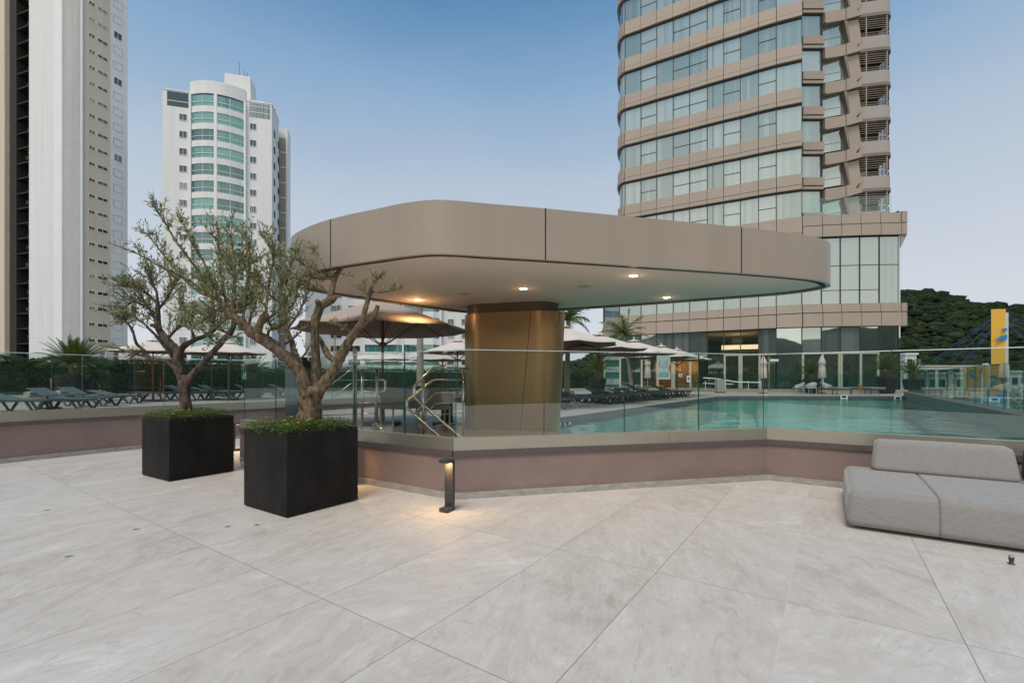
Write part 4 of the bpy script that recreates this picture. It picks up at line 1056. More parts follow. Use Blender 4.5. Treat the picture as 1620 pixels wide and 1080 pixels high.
# ================================================================== left white tower
def winmesh(name, w_, h_, sash=1, mat=None, fr=None, hang=False):
    mb = MB(); mb.cm = 0; mb.box(0.03,w_-.03,-.0,.02,.03,h_-.03); mb.cm = 1
    t_ = .05
    mb.box(0,w_,-.05,.03,0,t_).box(0,w_,-.05,.03,h_-t_,h_).box(0,t_,-.05,.03,t_,h_-t_).box(w_-t_,w_,-.05,.03,t_,h_-t_)
    for i in range(1,sash): mb.box(w_*i/sash-t_/2,w_*i/sash+t_/2,-.05,.025,t_,h_-t_)
    o = mb.build(name, [mat or M_wing, fr or M_white2]); return o
def put(o, P, u, s, z, root, first, d=.0):
    """place a copy of window o on the wall line; outward is right of u"""
    c_ = o if first else o.copy()
    if not first: col.objects.link(c_)
    n_ = (u[1],-u[0]); c_.location = (P[0]+u[0]*s+n_[0]*d, P[1]+u[1]*s+n_[1]*d, z); c_.rotation_euler = (0,0,math.atan2(u[1],u[0])); c_.parent = root
    return c_
rt = empty('apartment_tower', (0,0,0), 0, 'very tall white and beige apartment tower at the left edge', 'apartment building')
P0 = Vector((-76.6,83.0)); uR = (.316,.949)          # right face, outward normal towards +x
uL = (.949,-.316); PLc = P0 - Vector(uL)*26          # left face from its far left end to the corner
def LT(name, P, u, s0,s1,z0,z1,d0,d1,mat): mb = MB(); mb.obox(P,u,s0,s1,d0,d1,z0,z1); return mb.build(name, mat, rt)
LT('wall', P0, uR, 0.0, 7.2, -10, 90, -8, 0, M_white)
LT('beige_wall_strip', P0, uR, .35, 4.2, 5, 90, 0, .06, M_beige)
LT('wall', PLc, uL, 26-15.6, 26, -10, 90, -2.6, .0, M_white)
LT('wall_rib', PLc, uL, 26-7.6, 26-5.3, -10, 90, 0, .35, M_white2)
LT('wall_rib', PLc, uL, 26-.25, 26.0, -10, 90, 0, .25, M_white2)
LT('beige_wall', PLc, uL, -1.0, 26-23.3, -10, 90, -2.6, .0, M_beige)
LT('beige_wall_edge', PLc, uL, 26-23.3, 26-22.4, -10, 90, -2.6, -.3, M_brown)
LT('service_shaft', PLc, uL, 26-22.4, 26-15.6, -10, 90, -6, -2.4, pm('shaft_grey', (.05,.05,.052), .9, var=.5, scale=.5))
LT('shaft_pipe', PLc, uL, 26-22.3, 26-20.6, -10, 90, -2.3, -.5, M_dark)
M_shl = emis('shaft_lamp', (1,.85,.65), 2.5)
ac = None
for k in range(29):
    z = 2.6+2.9*k
    LT('shaft_slab', PLc, uL, 26-22.3, 26-15.65, z, z+.22, -2.4, -.6, M_dark)
    for j in range(2):
        mb = MB(); mb.cm = 0; mb.obox(PLc,uL,0,.8,-.35,0,0,.6); mb.cm = 1; mb.obox(PLc,uL,.2,.6,0,.02,.1,.5)
        if ac is None: ac = mb.build('air_conditioner', [pm('ac_grey',(.10,.10,.10),.6), M_dark], rt); o = ac
        else: o = ac.copy(); col.objects.link(o)
        sv = 26-19.8+j*2.4+(k*37%7)*.15; o.location = (uL[0]*sv+uL[1]*-.0, uL[1]*sv, z+.3+((k*13+j*7)%3)*.5); o.location.x += .316*1.5; o.location.y += .949*1.5
    if k in (2,4,9,14,24): LT('shaft_lamp', PLc, uL, 26-19, 26-18.5, z+2.5, z+2.65, -1.8, -1.6, M_shl)
wA = winmesh('window', 1.0, .62, 2, M_wing, M_white2); wB = winmesh('window', 1.7, .62, 2, M_wing, M_white2); wC = winmesh('window', 1.4, 1.3, 2, M_wing, M_white2)
shut = MB(); shut.cm = 0; shut.box(0,1.4,-.03,.0,0,1.3); shut.cm = 1; shut.box(-.03,1.43,-.06,0,1.3,1.36).box(-.03,0,-.05,0,0,1.3).box(-.03,1.43,-.04,0,-.03,0).box(1.4,1.43,-.05,0,0,1.3); shut = shut.build('closed_shutter', [M_white, M_tan3])
used = {}
k = 0; z = 67.0 + 2.9*2
while z > 6:
    put(wA, P0, uR, .75, z-.62, rt, 'A' not in used, .09); used['A'] = 1
    put(wB, P0, uR, 2.1, z-.62, rt, 'B' not in used, .09); used['B'] = 1
    if k in (2,5,10): put(wC, P0, uR, 4.8, z-.9, rt, 'C' not in used, .03); used['C'] = 1
    else: put(shut, P0, uR, 4.8, z-.9, rt, 'S' not in used, .03); used['S'] = 1
    z -= 2.9; k += 1
LT('roof_ledge', P0, uR, 3.9, 7.6, 4.3, 6.0, -1, .5, M_beige)
# low beige building under it
rb = empty('low_beige_building', (0,0,0), 0, 'low beige apartment building peeking above the hedge on the left', 'building')
MB().box(-58,-54.3,66,74,-10,5.0).build('wall', M_beige, rb); MB().box(-58.1,-54.2,65.9,74,5.0,5.2).build('roof', M_white, rb); MB().box(-54.3,-49,66.5,74,-10,2.4).build('wall', M_beige, rb)
w1 = winmesh('window', 1.2, 1.0, 2, M_wing, M_white2); put(w1,(-57.4,66),(1,0),0,3.3,rb,True,.03); put(w1,(-57.4,66),(1,0),1.9,3.3,rb,False,.03); put(w1,(-57.4,66),(1,0),4.2,1.0,rb,False,.03)

# ================================================================== white tower with teal balconies
rt = empty('apartment_tower', (0,0,0), 0, 'white apartment tower with rounded teal glass balconies behind the olive trees', 'apartment building')
P1 = Vector((-60.2,80.0)); u1 = (.962,.273)
def MT(name, s0,s1,z0,z1,d0,d1,mat): mb = MB(); mb.obox(P1,u1,s0,s1,d0,d1,z0,z1); return mb.build(name, mat, rt)
MT('wall', 0,17.1,-10,51.6,-6,0,M_white)
MT('parapet', -.05,17.2,51.6,51.75,-6.1,.08,M_white2)
MT('roof_block', 9.0,13.2,51.7,57.0,-5.5,-1.6,M_white)
MT('roof_block', 13.2,15.5,51.7,53.0,-5.5,-2,M_white)
MT('rear_block', 13,18.4,-10,49.2,-10,-7.0,pm('grey_beige_wall',(.36,.33,.28),.85,var=.08,scale=.4))
MT('rear_block_top', 13,18.45,49.2,51.0,-10,-7.0,M_white)
MB_ = MB()
for k in range(20): MB_.obox(P1,u1,17.2,18.45,-7.05,-6.9,46.2-2.98*k,46.4-2.98*k)
MB_.obox(P1,u1,18.2,18.5,-10,-6.85,-10,51); MB_.build('floor_bands', M_white2, rt)
# bulging balcony bay, left and right halves
def bay(s0, s1, bulge, z0, z1, mat, name, root, inn=0.0, seg_=9):
    pts = []
    SC, HWd = 8.55, 4.3
    for i in range(seg_+1):
        s = s0+(s1-s0)*i/seg_; t_ = (s-SC)/HWd; d = bulge*(1-t_*t_)+.25-inn
        n_ = (u1[1],-u1[0]); pts.append((P1.x+u1[0]*s+n_[0]*d, P1.y+u1[1]*s+n_[1]*d))
    back = [(P1.x+u1[0]*s1-u1[1]*.3*-1*-1, P1.y+u1[1]*s1+.3),(P1.x+u1[0]*s0, P1.y+u1[1]*s0+.3)]
    mb = MB(); mb.prism(pts+back, z0, z1); return mb.build(name, mat, root, False)
bay(4.2,12.9,1.4,51.2,53.4,M_white,'bay_parapet',rt)
bay(8.3,8.75,1.4,-10,51.2,M_white2,'bay_pier',rt,-.06,2)
MT('bay_pier',4.2,4.45,-10,51.2,0,.6,M_white2); MT('bay_pier',12.65,12.95,-10,51.2,0,.6,M_white2)
gp = {}
for k in range(17):
    zt = 50.96-2.98*k
    if zt < 0: break
    bay(4.45,12.65,1.4,zt-2.98,zt-1.92,M_white,'balcony_parapet',rt,0)
    for a,b,nm in ((4.5,8.28,'L'),(8.78,12.6,'R')):
        bay(a,b,1.4,zt-1.92,zt,M_teal,'balcony_glazing',rt,.12)
        mb = MB()
        for i in range(8):
            sA = a+(b-a)*i/8; sB = a+(b-a)*(i+1)/8; q = []
            for s in (sA,sB):
                t_ = (s-8.55)/4.3; d = 1.4*(1-t_*t_)+.25-.06; q.append(Vector((P1.x+u1[0]*s+u1[1]*d, P1.y+u1[1]*s-u1[0]*d)))
            dd_ = (q[1]-q[0]); mb.obox(q[0], tuple(dd_.normalized()), 0, dd_.length, -.03, .03, zt-1.22, zt-1.14)
            if i in (0,4): mb.obox(q[0], tuple(dd_.normalized()), 0, .06, -.03, .03, zt-1.92, zt)
        mb.build('balcony_rail', M_white2, rt)
w1 = winmesh('window', 1.2, 1.15, 2, M_wing, M_white2); w2 = winmesh('window', 1.05, 1.15, 2, M_wing, M_white2); w3 = winmesh('window',.9,1.2,1,M_wing,M_mull)
used = {}
for k in range(16):
    z = 46.6-2.98*k
    if z < 0: break
    put(w1,P1,u1,2.5,z,rt,'1' not in used,.03); used['1']=1
    put(w2,P1,u1,13.5,z-.0,rt,'2' not in used,.03); used['2']=1
    pe = P1+Vector(u1)*17.1; put(w3,pe,(-.273,.962),1.5,z,rt,'3' not in used,.03); put(w3,pe,(-.273,.962),5.0,z-.3,rt,False,.03); used['3']=1
mb = MB(); mb.cm = 0; mb.obox(P1,u1,.7,3.9,-.1,.03,48.9,51.4); mb.cm = 1; mb.obox(P1,u1,.7,3.9,.03,.06,49.75,49.85); mb.build('corner_glazing',[M_wing,M_white2],rt)
mb = MB(); mb.cm = 0; mb.obox(P1,u1,13.4,16.8,-.1,.03,48.9,51.4); mb.cm = 1; mb.obox(P1,u1,13.4,16.8,.03,.06,49.75,49.85).obox(P1,u1,13.4,16.8,.03,.06,50.8,50.9); mb.build('corner_glazing',[M_wing,M_white2],rt)
mb = MB()
for s in (11.0,11.8,12.3): mb.obox(P1,u1,s,s+.06,-3,-2.94,57,57+{11.0:3.2,11.8:1.8,12.3:1.5}[s])
mb.build('antenna', M_anth, rt)
for s in (2.0,16.3):
    p = P1+Vector(u1)*s; MB().lathe([(.5,0),(.55,.15),(.35,.5),(.01,.62)],10).build('roof_dome', M_white, rt, True, (p.x,p.y+2,51.7))

# ================================================================== long white building behind the bar
rt = empty('apartment_block', (0,0,0), 0, 'long white apartment block with bands of teal windows behind the bar umbrella', 'apartment building')
Yb = 101.0
def bx(px): return (px-CX)/F*Yb
MB().box(bx(512),bx(775),Yb,Yb+15,-10,22).build('wall', M_white, rt)
MB().box(bx(470),bx(512),Yb+4,Yb+15,-10,26).build('wall', M_white2, rt)
for k in range(9):
    zt = 20.7-2.9*k
    if zt < -2: break
    for a,b in ((579,637.5),(641,695.6)):
        mb = MB(); mb.prism([(bx(a)-.2,Yb),(bx(a),Yb-1.0),(bx(b)-1.2,Yb-1.0),(bx(b)+.1,Yb)], zt-2.9+.0, zt-1.55); mb.build('balcony_parapet', M_white2, rt)
        mb = MB(); mb.prism([(bx(a),Yb),(bx(a)+.1,Yb-.8),(bx(b)-1.2,Yb-.8),(bx(b)-.1,Yb)], zt-1.55, zt); mb.build('balcony_glazing', M_teal, rt)
    for a,b in ((523,541),(551,570),(708,718),(730,742)):
        o = winmesh('window', bx(b)-bx(a), 1.3, 2, M_wing, M_white) if k == 0 else wl[(a,b)].copy()
        if k == 0: wl = globals().setdefault('wl', {}); wl[(a,b)] = o
        else: col.objects.link(o)
        o.parent = rt; o.location = (bx(a), Yb-.04, zt-1.4)
mb = MB()
for px in (638,577,697): mb.box(bx(px),bx(px)+.35,Yb-1.1,Yb,-10,22)
mb.build('pier', M_white2, rt)

# ================================================================== hills and the green far away
hill_m = M_hill
def hill_h(x, y):
    # main hill on the right, low hill straight ahead, ring behind the camera
    r = math.hypot(x,y); a = math.degrees(math.atan2(x,y))
    def bump(a0,w_,h_): q = (a-a0)/w_; return h_*math.exp(-q*q)
    h = bump(35,18,54)+bump(66,14,20)+bump(90,25,50)+bump(13,8,14)+bump(-8,12,5)
    h += bump(150,30,45)+bump(-150,28,55)+bump(-100,30,22)+bump(180,12,18)
    f = max(0, min(1, (r-170)/150)); f = f*f*(3-2*f)
    g = 1 if r < 420 else max(0, 1-(r-420)/500)
    return -10 + (h*1.0+10*bump(0,400,1)*.4)*f*g + 7*f*noise.noise(Vector((x/55,y/55,0))) + 3*f*noise.noise(Vector((x/18,y/18,3)))
mb = MB(); NR, NA = 26, 180
for i in range(NR):
    r = 165 + (i/(NR-1))**1.4*760
    for j in range(NA):
        a = 2*PI*j/NA; x, y = r*math.sin(a), r*math.cos(a); mb.v.append((x,y,hill_h(x,y)-1.0))
for i in range(NR-1):
    for j in range(NA):
        mb.f.append((i*NA+j, i*NA+(j+1)%NA, (i+1)*NA+(j+1)%NA, (i+1)*NA+j)); mb.m.append(0)
o = mb.build('hills', hill_m, None, True); o['kind'] = 'structure'
def blobs(name, pts, mat, label, cat):
    bm = bmesh.new(); bmesh.ops.create_icosphere(bm, subdivisions=1, radius=1); base = np.array([v.co[:] for v in bm.verts]); fs = np.array([[v.index for v in f.verts] for f in bm.faces]); bm.free()
    var = []
    for k in range(6):
        q = np.array([[*(Vector(p)*(1+.45*noise.noise(Vector(p)*1.7+Vector((k*5,0,0)))+.3*noise.noise(Vector(p)*4.2+Vector((0,k*5,0)))))] for p in base]); var.append(q)
    V, Fs = [], []; nv = len(base)
    for i,(x,y,z,r) in enumerate(pts):
        q = var[i%6]*np.array([r*1.25,r*1.25,r*.7]); a = i*2.399; ca, sa = math.cos(a), math.sin(a)
        q = np.stack([q[:,0]*ca-q[:,1]*sa, q[:,0]*sa+q[:,1]*ca, q[:,2]],1) + np.array([x,y,z]); V.append(q); Fs.append(fs+i*nv)
    V = np.concatenate(V); Fs = np.concatenate(Fs)
    me = bpy.data.meshes.new(name); me.vertices.add(len(V)); me.vertices.foreach_set('co', V.ravel()); me.loops.add(Fs.size); me.loops.foreach_set('vertex_index', Fs.ravel())
    me.polygons.add(len(Fs)); me.polygons.foreach_set('loop_start', np.arange(0,Fs.size,3)); me.polygons.foreach_set('loop_total', np.full(len(Fs),3)); me.materials.append(mat); me.update(); me.validate()
    me.polygons.foreach_set('use_smooth', [True]*len(Fs))
    o = bpy.data.objects.new(name, me); col.objects.link(o); tag(o, label, cat, None, 'stuff'); return o
rr = random.Random(5); pts = []
while len(pts) < 15000:
    a = R(rr.uniform(35,56)); r = 170+rr.random()**.8*290; x, y = r*math.sin(a), r*math.cos(a)
    s = rr.uniform(.5,1.7)*(1+1.0*(rr.random()<.05)); pts.append((x,y,hill_h(x,y)+s*.3,s))
for i in range(1000):
    a = R(rr.uniform(-8,30)); r = rr.uniform(200,330); x,y = r*math.sin(a), r*math.cos(a); s = rr.uniform(2.0,4.5); pts.append((x,y,hill_h(x,y)+s*.4,s))
blobs('forest', pts, M_forest, 'dense dark green forest covering the hill right of the hotel', 'forest')

# ================================================================== hedges
def hedge(name, P, Q, z0, z1, dep, nl, label, seed=1, leaf=.10):
    rr = random.Random(seed); d = (Q-P); Ln = d.length; u = d/Ln; n_ = Vector((u.y,-u.x)); mb = MB()
    root = empty(name, (P.x,P.y,z0), 0, label, 'hedge')
    m2 = MB(); m2.obox((0,0),tuple(u),0,Ln,-dep,-.12,0,(z1-z0)-.12); m2.build('branches', M_soil, root)
    for i in range(nl):
        s = rr.uniform(0,Ln); zz = rr.random()**.8; top = rr.random() < .25
        hh = (z1-z0)*(1+.10*noise.noise(Vector((s*.9,seed,0)))+.06*noise.noise(Vector((s*3.1,seed,4))))
        z = hh if top else zz*hh; dp = rr.uniform(-dep,0) if top else .05*noise.noise(Vector((s*1.5,zz*3,seed)))*3+rr.uniform(-.12,.03)
        p = Vector((u.x*s+n_.x*dp, u.y*s+n_.y*dp, z+rr.uniform(-.06,.06)))
        dr = Vector((n_.x*rr.uniform(.1,1)+rr.uniform(-.7,.7), n_.y*rr.uniform(.1,1)+rr.uniform(-.7,.7), rr.uniform(-.3,1)))
        leaf_quad(mb, p, dr, Vector((rr.uniform(-1,1),rr.uniform(-1,1),rr.uniform(-1,1))), leaf*rr.uniform(.7,1.3), leaf*.5*rr.uniform(.7,1.3), .1)
    o = mb.build('foliage', M_hedge, root); o['kind'] = 'stuff'; return root
# inner windbreak and curb run behind the left loungers
IG = [Vector((-27.5,18.0)), Vector((-16.0,26.6)), Vector((9.0,41.0))]
hedge('hedge', Vector((-29,19.5)), Vector((-16.4,28.2)), DZ, 2.55, 1.6, 16000, 'dark green clipped hedge beyond the left loungers behind glass', 2, .13)
hedge('hedge', Vector((-16.2,28.4)), Vector((8.0,42.5)), DZ-.3, 2.2, 1.4, 13000, 'dark green hedge beyond the pool deck between the olive trees', 4, .14)
g = empty('glass_balustrade', (0,0,0), 0, 'tall glass windbreak in front of the hedge beyond the left loungers', 'glass balustrade', 'glass balustrades around the terrace')
cu = empty('planter_curb', (0,0,0), 0, 'low pale curb under the glass windbreak beyond the loungers', 'curb')
for a,b in zip(IG[:-1], IG[1:]):
    d = b-a; Ln = d.length; u = tuple(d/Ln)
    MB().obox(a,u,0,Ln,-.3,0,DZ,.80).build('curb_stone', M_tan3, cu)
    k = 0
    while k < Ln-.1:
        mb = MB(); mb.obox(a,u,k+.01,min(k+1.5,Ln)-.01,-.12,-.10,.80,2.28); mb.m = [2,3,0,2,0,2]; mb.build('glass_panel', [M_tglass, M_glass, M_gedge, M_gtop], g); k += 1.5
# balustrade between the deck and the hotel terrace
g = empty('glass_balustrade', (0,0,0), 0, 'glass barrier on the step before the hotel doors', 'glass balustrade', 'glass balustrades around the terrace')
for a,b in ((Vector((FP[1119].x-3,37.8)),Vector((FP[1268].x,33.75))),(Vector((FP[1268].x,33.75)),Vector((30.2,32.85)))):
    d = b-a; Ln = d.length; u = tuple(d/Ln); k = 0
    while k < Ln-.1:
        mb = MB(); mb.obox(a,u,k+.01,min(k+1.6,Ln)-.01,-.12,-.10,.80,1.95); mb.m = [2,3,0,2,0,2]; mb.build('glass_panel', [M_tglass, M_glass, M_gedge, M_gtop], g); k += 1.6

# ================================================================== loungers
def make_lounger(name, tilt, label):
    root = empty(name, (0,0,0), 0, label, 'sun lounger')
    L_, Wd, Hh = 1.95, .66, .34
    mb = MB()
    for sy in (-1,1): mb.box(.02,L_-.03,sy*Wd/2-.028*(sy>0)-.0*(sy<0), sy*Wd/2+.028*(sy<0), Hh-.055, Hh) if sy>0 else mb.box(.02,L_-.03,-Wd/2,-Wd/2+.028,Hh-.055,Hh)
    mb.box(L_-.05,L_,-Wd/2,Wd/2,Hh-.05,Hh-.003); mb.box(0,.04,-Wd/2+.01,Wd/2-.01,Hh-.05,Hh-.01); mb.build('frame', M_lframe, root)
    def vleg(x, y):
        mb = MB(); t_ = .03
        for (xa,za,xb,zb) in ((x-.22,Hh-.05,x-.03,.0),(x+.22,Hh-.05,x+.03,.0)):
            w_ = .045
            mb.add([(xa-w_,y-t_/2,za),(xa+w_,y-t_/2,za),(xb+w_*.7,y-t_/2,zb),(xb-w_*.7,y-t_/2,zb),(xa-w_,y+t_/2,za),(xa+w_,y+t_/2,za),(xb+w_*.7,y+t_/2,zb),(xb-w_*.7,y+t_/2,zb)],
                   [(3,2,1,0),(4,5,6,7),(0,1,5,4),(1,2,6,5),(2,3,7,6),(3,0,4,7)])
        mb.box(x-.05,x+.05,y-t_*.52,y+t_*.52,0.002,.05); return mb.build('leg', M_lframe, root)
    for x in (.42,1.60):
        for y in (-Wd/2+.05, Wd/2-.05): vleg(x,y)
    xb = .78
    MB().box(xb,L_-.05,-Wd/2+.03,Wd/2-.03,Hh-.012,Hh+.006).build('seat_mesh', M_lmesh, root)
    ca, sa = math.cos(tilt), math.sin(tilt)
    mb = MB(); lb = xb-.03
    def bp(s, y, n_): return (xb - s*ca + n_*sa*-1*-1*0 - n_*(-sa)*0 + 0, y, Hh + s*sa + n_)
    mb.add([bp(0,-Wd/2+.03,-.012),bp(0,Wd/2-.03,-.012),bp(lb,Wd/2-.03,-.012),bp(lb,-Wd/2+.03,-.012),bp(0,-Wd/2+.03,.01),bp(0,Wd/2-.03,.01),bp(lb,Wd/2-.03,.01),bp(lb,-Wd/2+.03,.01)],
           [(0,1,2,3),(7,6,5,4),(0,4,5,1),(1,5,6,2),(2,6,7,3),(3,7,4,0)])
    br = mb.build('backrest', M_lmesh, root)
    mb = MB(); 
    for sy in (-1,1):
        mb.tube([bp(0,sy*(Wd/2-.02),0),bp(lb,sy*(Wd/2-.02),0)], .018, 6)
    mb.tube([bp(lb,-Wd/2+.02,0),bp(lb,Wd/2-.02,0)], .018, 6)
    mb.build('backrest_frame', M_lframe, br)
    return root
def towel(p, rz, mat, label, sc=1):
    t = empty('rolled_towel', p, rz, label, 'towel', 'rolled towels on the loungers')
    mb = MB(); pts = []; n_ = 40
    for i in range(n_): 
        a = i*.45; r = .02+.0021*i; pts.append((r*math.cos(a), r*math.sin(a)+.10))
    r = .10
    mb.tube([(0,-.26,.10),(0,.26,.10)], r, 16); mb.build('roll', mat, t, True, auto=50)
    mb = MB()
    for s in (-1,1): mb.tube([(x*.95,s*.262,z) for x,z in pts[::1]], .006, 4)
    mb.build('roll_edge', M_room, t); t.scale = (sc,sc,sc); return t
lz_flat = make_lounger('sun_lounger', R(1), 'x'); lz_up = make_lounger('sun_lounger', R(26), 'x'); lz_low = make_lounger('sun_lounger', R(14), 'x')
ORD = ['first','second','third','fourth','fifth','sixth','seventh','eighth','ninth','tenth','eleventh','twelfth','thirteenth','fourteenth','fifteenth','sixteenth']
# row along the pool: feet towards the water
pu = Vector((.705,1)).normalized(); pn = Vector((pu.y,-pu.x))    # pn points to the pool
edge0 = Vector((.93,11.08))
rz = math.atan2(pn.y, pn.x)
for i in range(14):
    f = edge0 + pu*(1.9+i*1.2) - pn*1.15; h = f - pn*1.95
    pr = [lz_low, lz_low, lz_up, lz_low, lz_flat, lz_up, lz_low][i%7]
    o = place(pr, USED, (h.x,h.y,DZ), rz, ORD[i]+' dark sun lounger from the bronze column in the long row by the pool'); o['group'] = 'dark sun loungers'
for j,i in enumerate((1,4,8,11)):
    f = edge0 + pu*(2.0+i*1.2) - pn*(1.15+1.95+.05)
    towel((f.x,f.y,DZ+.30), rz, M_towelo, 'ochre towel on the head of the '+ORD[i]+' lounger of the pool row')
# near left group
LG = [(-13.55,13.8,'nearest',lz_low),(-13.3,14.9,'second nearest',lz_up),(-14.0,16.6,'third nearest',lz_up),(-14.6,18.4,'farthest',lz_low)]
for i,(fx,fy,lab,pr) in enumerate(LG):
    rz2 = R(4); hx, hy = fx-1.95*math.cos(rz2), fy-1.95*math.sin(rz2)
    o = place(pr, USED, (hx,hy,DZ), rz2, lab+' dark lounger of the four at the far left below the cycad pot'); o['group'] = 'dark sun loungers'
    if i in (1,2): towel((hx+.06,hy,DZ+.36), rz2, M_towel, 'rolled white towel under the backrest of the '+lab+' far left lounger')
# middle left group beyond
MG = [(262,342,632,lz_up,'first'),(316,392,631,lz_up,'second'),(394,462,629,lz_up,'third'),(455,520,628,lz_up,'fourth')]
for i,(x0,x1,yf,pr,lab) in enumerate(MG):
    Y = F*.92/(yf-HZ); hx = (x0-CX)/F*Y
    o = place(pr, USED, (hx,Y,DZ), R(2), lab+' raised lounger from the left in the row seen behind the small olive trunk'); o['group'] = 'dark sun loungers'
for i,(x0,y0,Y,pr) in enumerate(((205,0,22.0,lz_flat),(345,0,25.0,lz_flat),(372,0,28,lz_up),(300,0,26,lz_low),(425,0,27,lz_up))):
    o = place(pr, USED, ((x0-CX)/F*Y,Y,DZ), R(8), ['flat lounger before the curb left of the small olive trunk','low lounger beyond the row, right of the small olive trunk','far raised lounger left of the first glass joint','low lounger just behind the small olive trunk','farthest raised lounger seen between the two olive trunks'][i]); o['group'] = 'dark sun loungers'
# small side tables between loungers
def side_table(x,y,lab):
    t = empty('side_table', (x,y,DZ), 0, lab, 'side table', 'small dark side tables')
    MB().lathe([(.24,.43),(.25,.44),(.25,.455),(.24,.46)], 20).build('table_top', M_lframe, t, True, auto=30); MB().lathe([(.18,0),(.18,.012),(.02,.02),(.02,.43)], 14).build('pedestal', M_lframe, t, True, auto=30)
side_table(-14.3,14.3,'small dark round table between the two nearest far left loungers'); side_table(-14.6,15.8,'small dark round table in the middle of the far left loungers')
for i in (2,5,9): 
    f = edge0 + pu*(1.9+(i+.5)*1.2) - pn*2.4; side_table(f.x,f.y,'small dark table beside the '+ORD[i]+' lounger of the pool row')
# slim umbrella-less parasol poles in the left group
for (px,Y,lab) in ((81,15.2,'short wooden parasol stub between the far left loungers'),(254,20.5,'short wooden parasol stub left of the small olive trunk')):
    t = empty('parasol_base', ((px-CX)/F*Y,Y,DZ), 0, lab, 'parasol base'); MB().lathe([(.26,0),(.26,.03),(.03,.05),(.025,.3)],16).build('base', M_lframe, t, True, auto=30); MB().lathe([(.022,.3),(.022,.98)],10).build('pole', M_wood, t, True)

# ================================================================== umbrellas
def umbrella(x, y, lab, hh=2.62, rad=1.62, rise=.62, z0=DZ, canvas=None, turn=.2, grp='open beige umbrellas', base=True, n_=8):
    t = empty('umbrella', (x,y,z0), turn, lab, 'umbrella', grp)
    if base: MB().lathe([(.36,0),(.38,.02),(.38,.07),(.34,.09),(.05,.10),(.04,.38)], 28).build('base', M_lframe, t, True, auto=35)
    MB().lathe([(.026,.1 if base else 0),(.026,hh-.1)], 12).build('pole', M_wood, t, True)
    ze = hh-rise; K = 5; mb = MB(); rings = []
    vs_ = [(0,0,hh)]
    for k in range(1,K+1):
        f = k/K
        for j in range(n_*4):
            a = 2*PI*j/(n_*4); ph = (j%4)/4; edge = math.cos(PI/n_)/math.cos((2*PI/n_)*(ph-.5)) 
            edge = edge*(1-.018*math.sin(PI*ph))
            sag = -.05*math.sin(PI*f)*rise + (-.055*math.sin(PI*ph)*f*rise)
            z = hh - rise*(f**1.15) + sag; vs_.append((rad*f*edge*math.cos(a), rad*f*edge*math.sin(a), z))
    m_ = n_*4; fs = [(0,1+j,1+(j+1)%m_) for j in range(m_)]
    for k in range(K-1):
        for j in range(m_): a_ = 1+k*m_+j; b_ = 1+k*m_+(j+1)%m_; fs.append((a_,a_+m_,b_+m_,b_))
    mb.add(vs_, fs); cnp = mb.build('canopy', canvas or M_canvas, t, True, auto=60)
    cnp.data.materials.append(M_undershade); sm = cnp.modifiers.new('thickness','SOLIDIFY'); sm.thickness = .012; sm.offset = -1; sm.material_offset = 1
    # vent cap
    mb = MB(); vs_ = [(0,0,hh+.09)]
    for j in range(m_):
        a = 2*PI*j/m_; ph = (j%4)/4; edge = math.cos(PI/n_)/math.cos((2*PI/n_)*(ph-.5)); q = .26*rad/1.6
        vs_.append((q*edge*math.cos(a), q*edge*math.sin(a), hh-.03 + .025*math.sin(PI*ph)))
    mb.add(vs_, [(0,1+j,1+(j+1)%m_) for j in range(m_)]); vc = mb.build('vent_cap', canvas or M_canvas, cnp, True, auto=60); sm = vc.modifiers.new('thickness','SOLIDIFY'); sm.thickness = .01; sm.offset = -1
    for j in range(n_):
        a = 2*PI*j/n_; mb = MB(); rr_ = rad*.985
        mb.tube([(.04*math.cos(a),.04*math.sin(a),hh-.10),(rr_*.5*math.cos(a),rr_*.5*math.sin(a),hh-rise*.45-.06),(rr_*math.cos(a),rr_*math.sin(a),ze-.03)], .011, 5)
        mb.tube([(.05*math.cos(a),.05*math.sin(a),hh-rise-.32),(rr_*.52*math.cos(a),rr_*.52*math.sin(a),hh-rise*.5-.07)], .010, 5); mb.build('rib', M_wood, t)
    MB().lathe([(.06,hh-rise-.36),(.07,hh-rise-.3),(.05,hh-rise-.26)],12).build('hub', M_wood, t, True); MB().lathe([(.015,hh+.09),(.03,hh+.12),(.028,hh+.15),(.006,hh+.18)],10).build('finial', M_white2, t, True)
    return t
UR = [(1.69,15.7),(3.46,18.5),(5.64,21.5),(8.0,24.9),(9.8,27.6)]
for i,(x,y) in enumerate(UR): umbrella(x,y,ORD[i]+' open beige umbrella from the bronze column in the row beside the pool', 2.72, 1.95, .60, turn=.15+i*.07)
for x,y,l in ((-15.45,20.0,'open beige umbrella left of the small olive trunk, pole beside it'),(-13.9,21.5,'open beige umbrella just right of the small olive trunk'),(-12.9,21.2,'open beige umbrella farther right, before the first glass joint')): umbrella(x,y,l,2.62,1.6,.48)
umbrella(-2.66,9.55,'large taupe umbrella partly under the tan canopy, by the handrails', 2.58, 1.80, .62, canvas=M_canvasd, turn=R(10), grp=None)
for px,py,Y,r,l in ((581,567,48,1.5,'small distant umbrella left of the bar umbrella pole'),(612,571,52,1.4,'distant pale umbrella just right of the bar umbrella pole'),(625,567,48,1.5,'distant pale umbrella in the middle of the glass panels'),(652,572,52,1.4,'distant pale umbrella left of the steel pole')):
    z = H-(py-HZ)*Y/F; umbrella((px-CX)/F*Y,Y,l,z+.5,r*1.3,.6,0.0,grp='small distant umbrellas',base=False,n_=8)
umbrella((700-CX)/F*24,24,'wide umbrella right behind the column on its left side',2.45,1.75,.5); umbrella((724-CX)/F*20,20,'umbrella half hidden by the left edge of the column',2.6,1.6,.5)
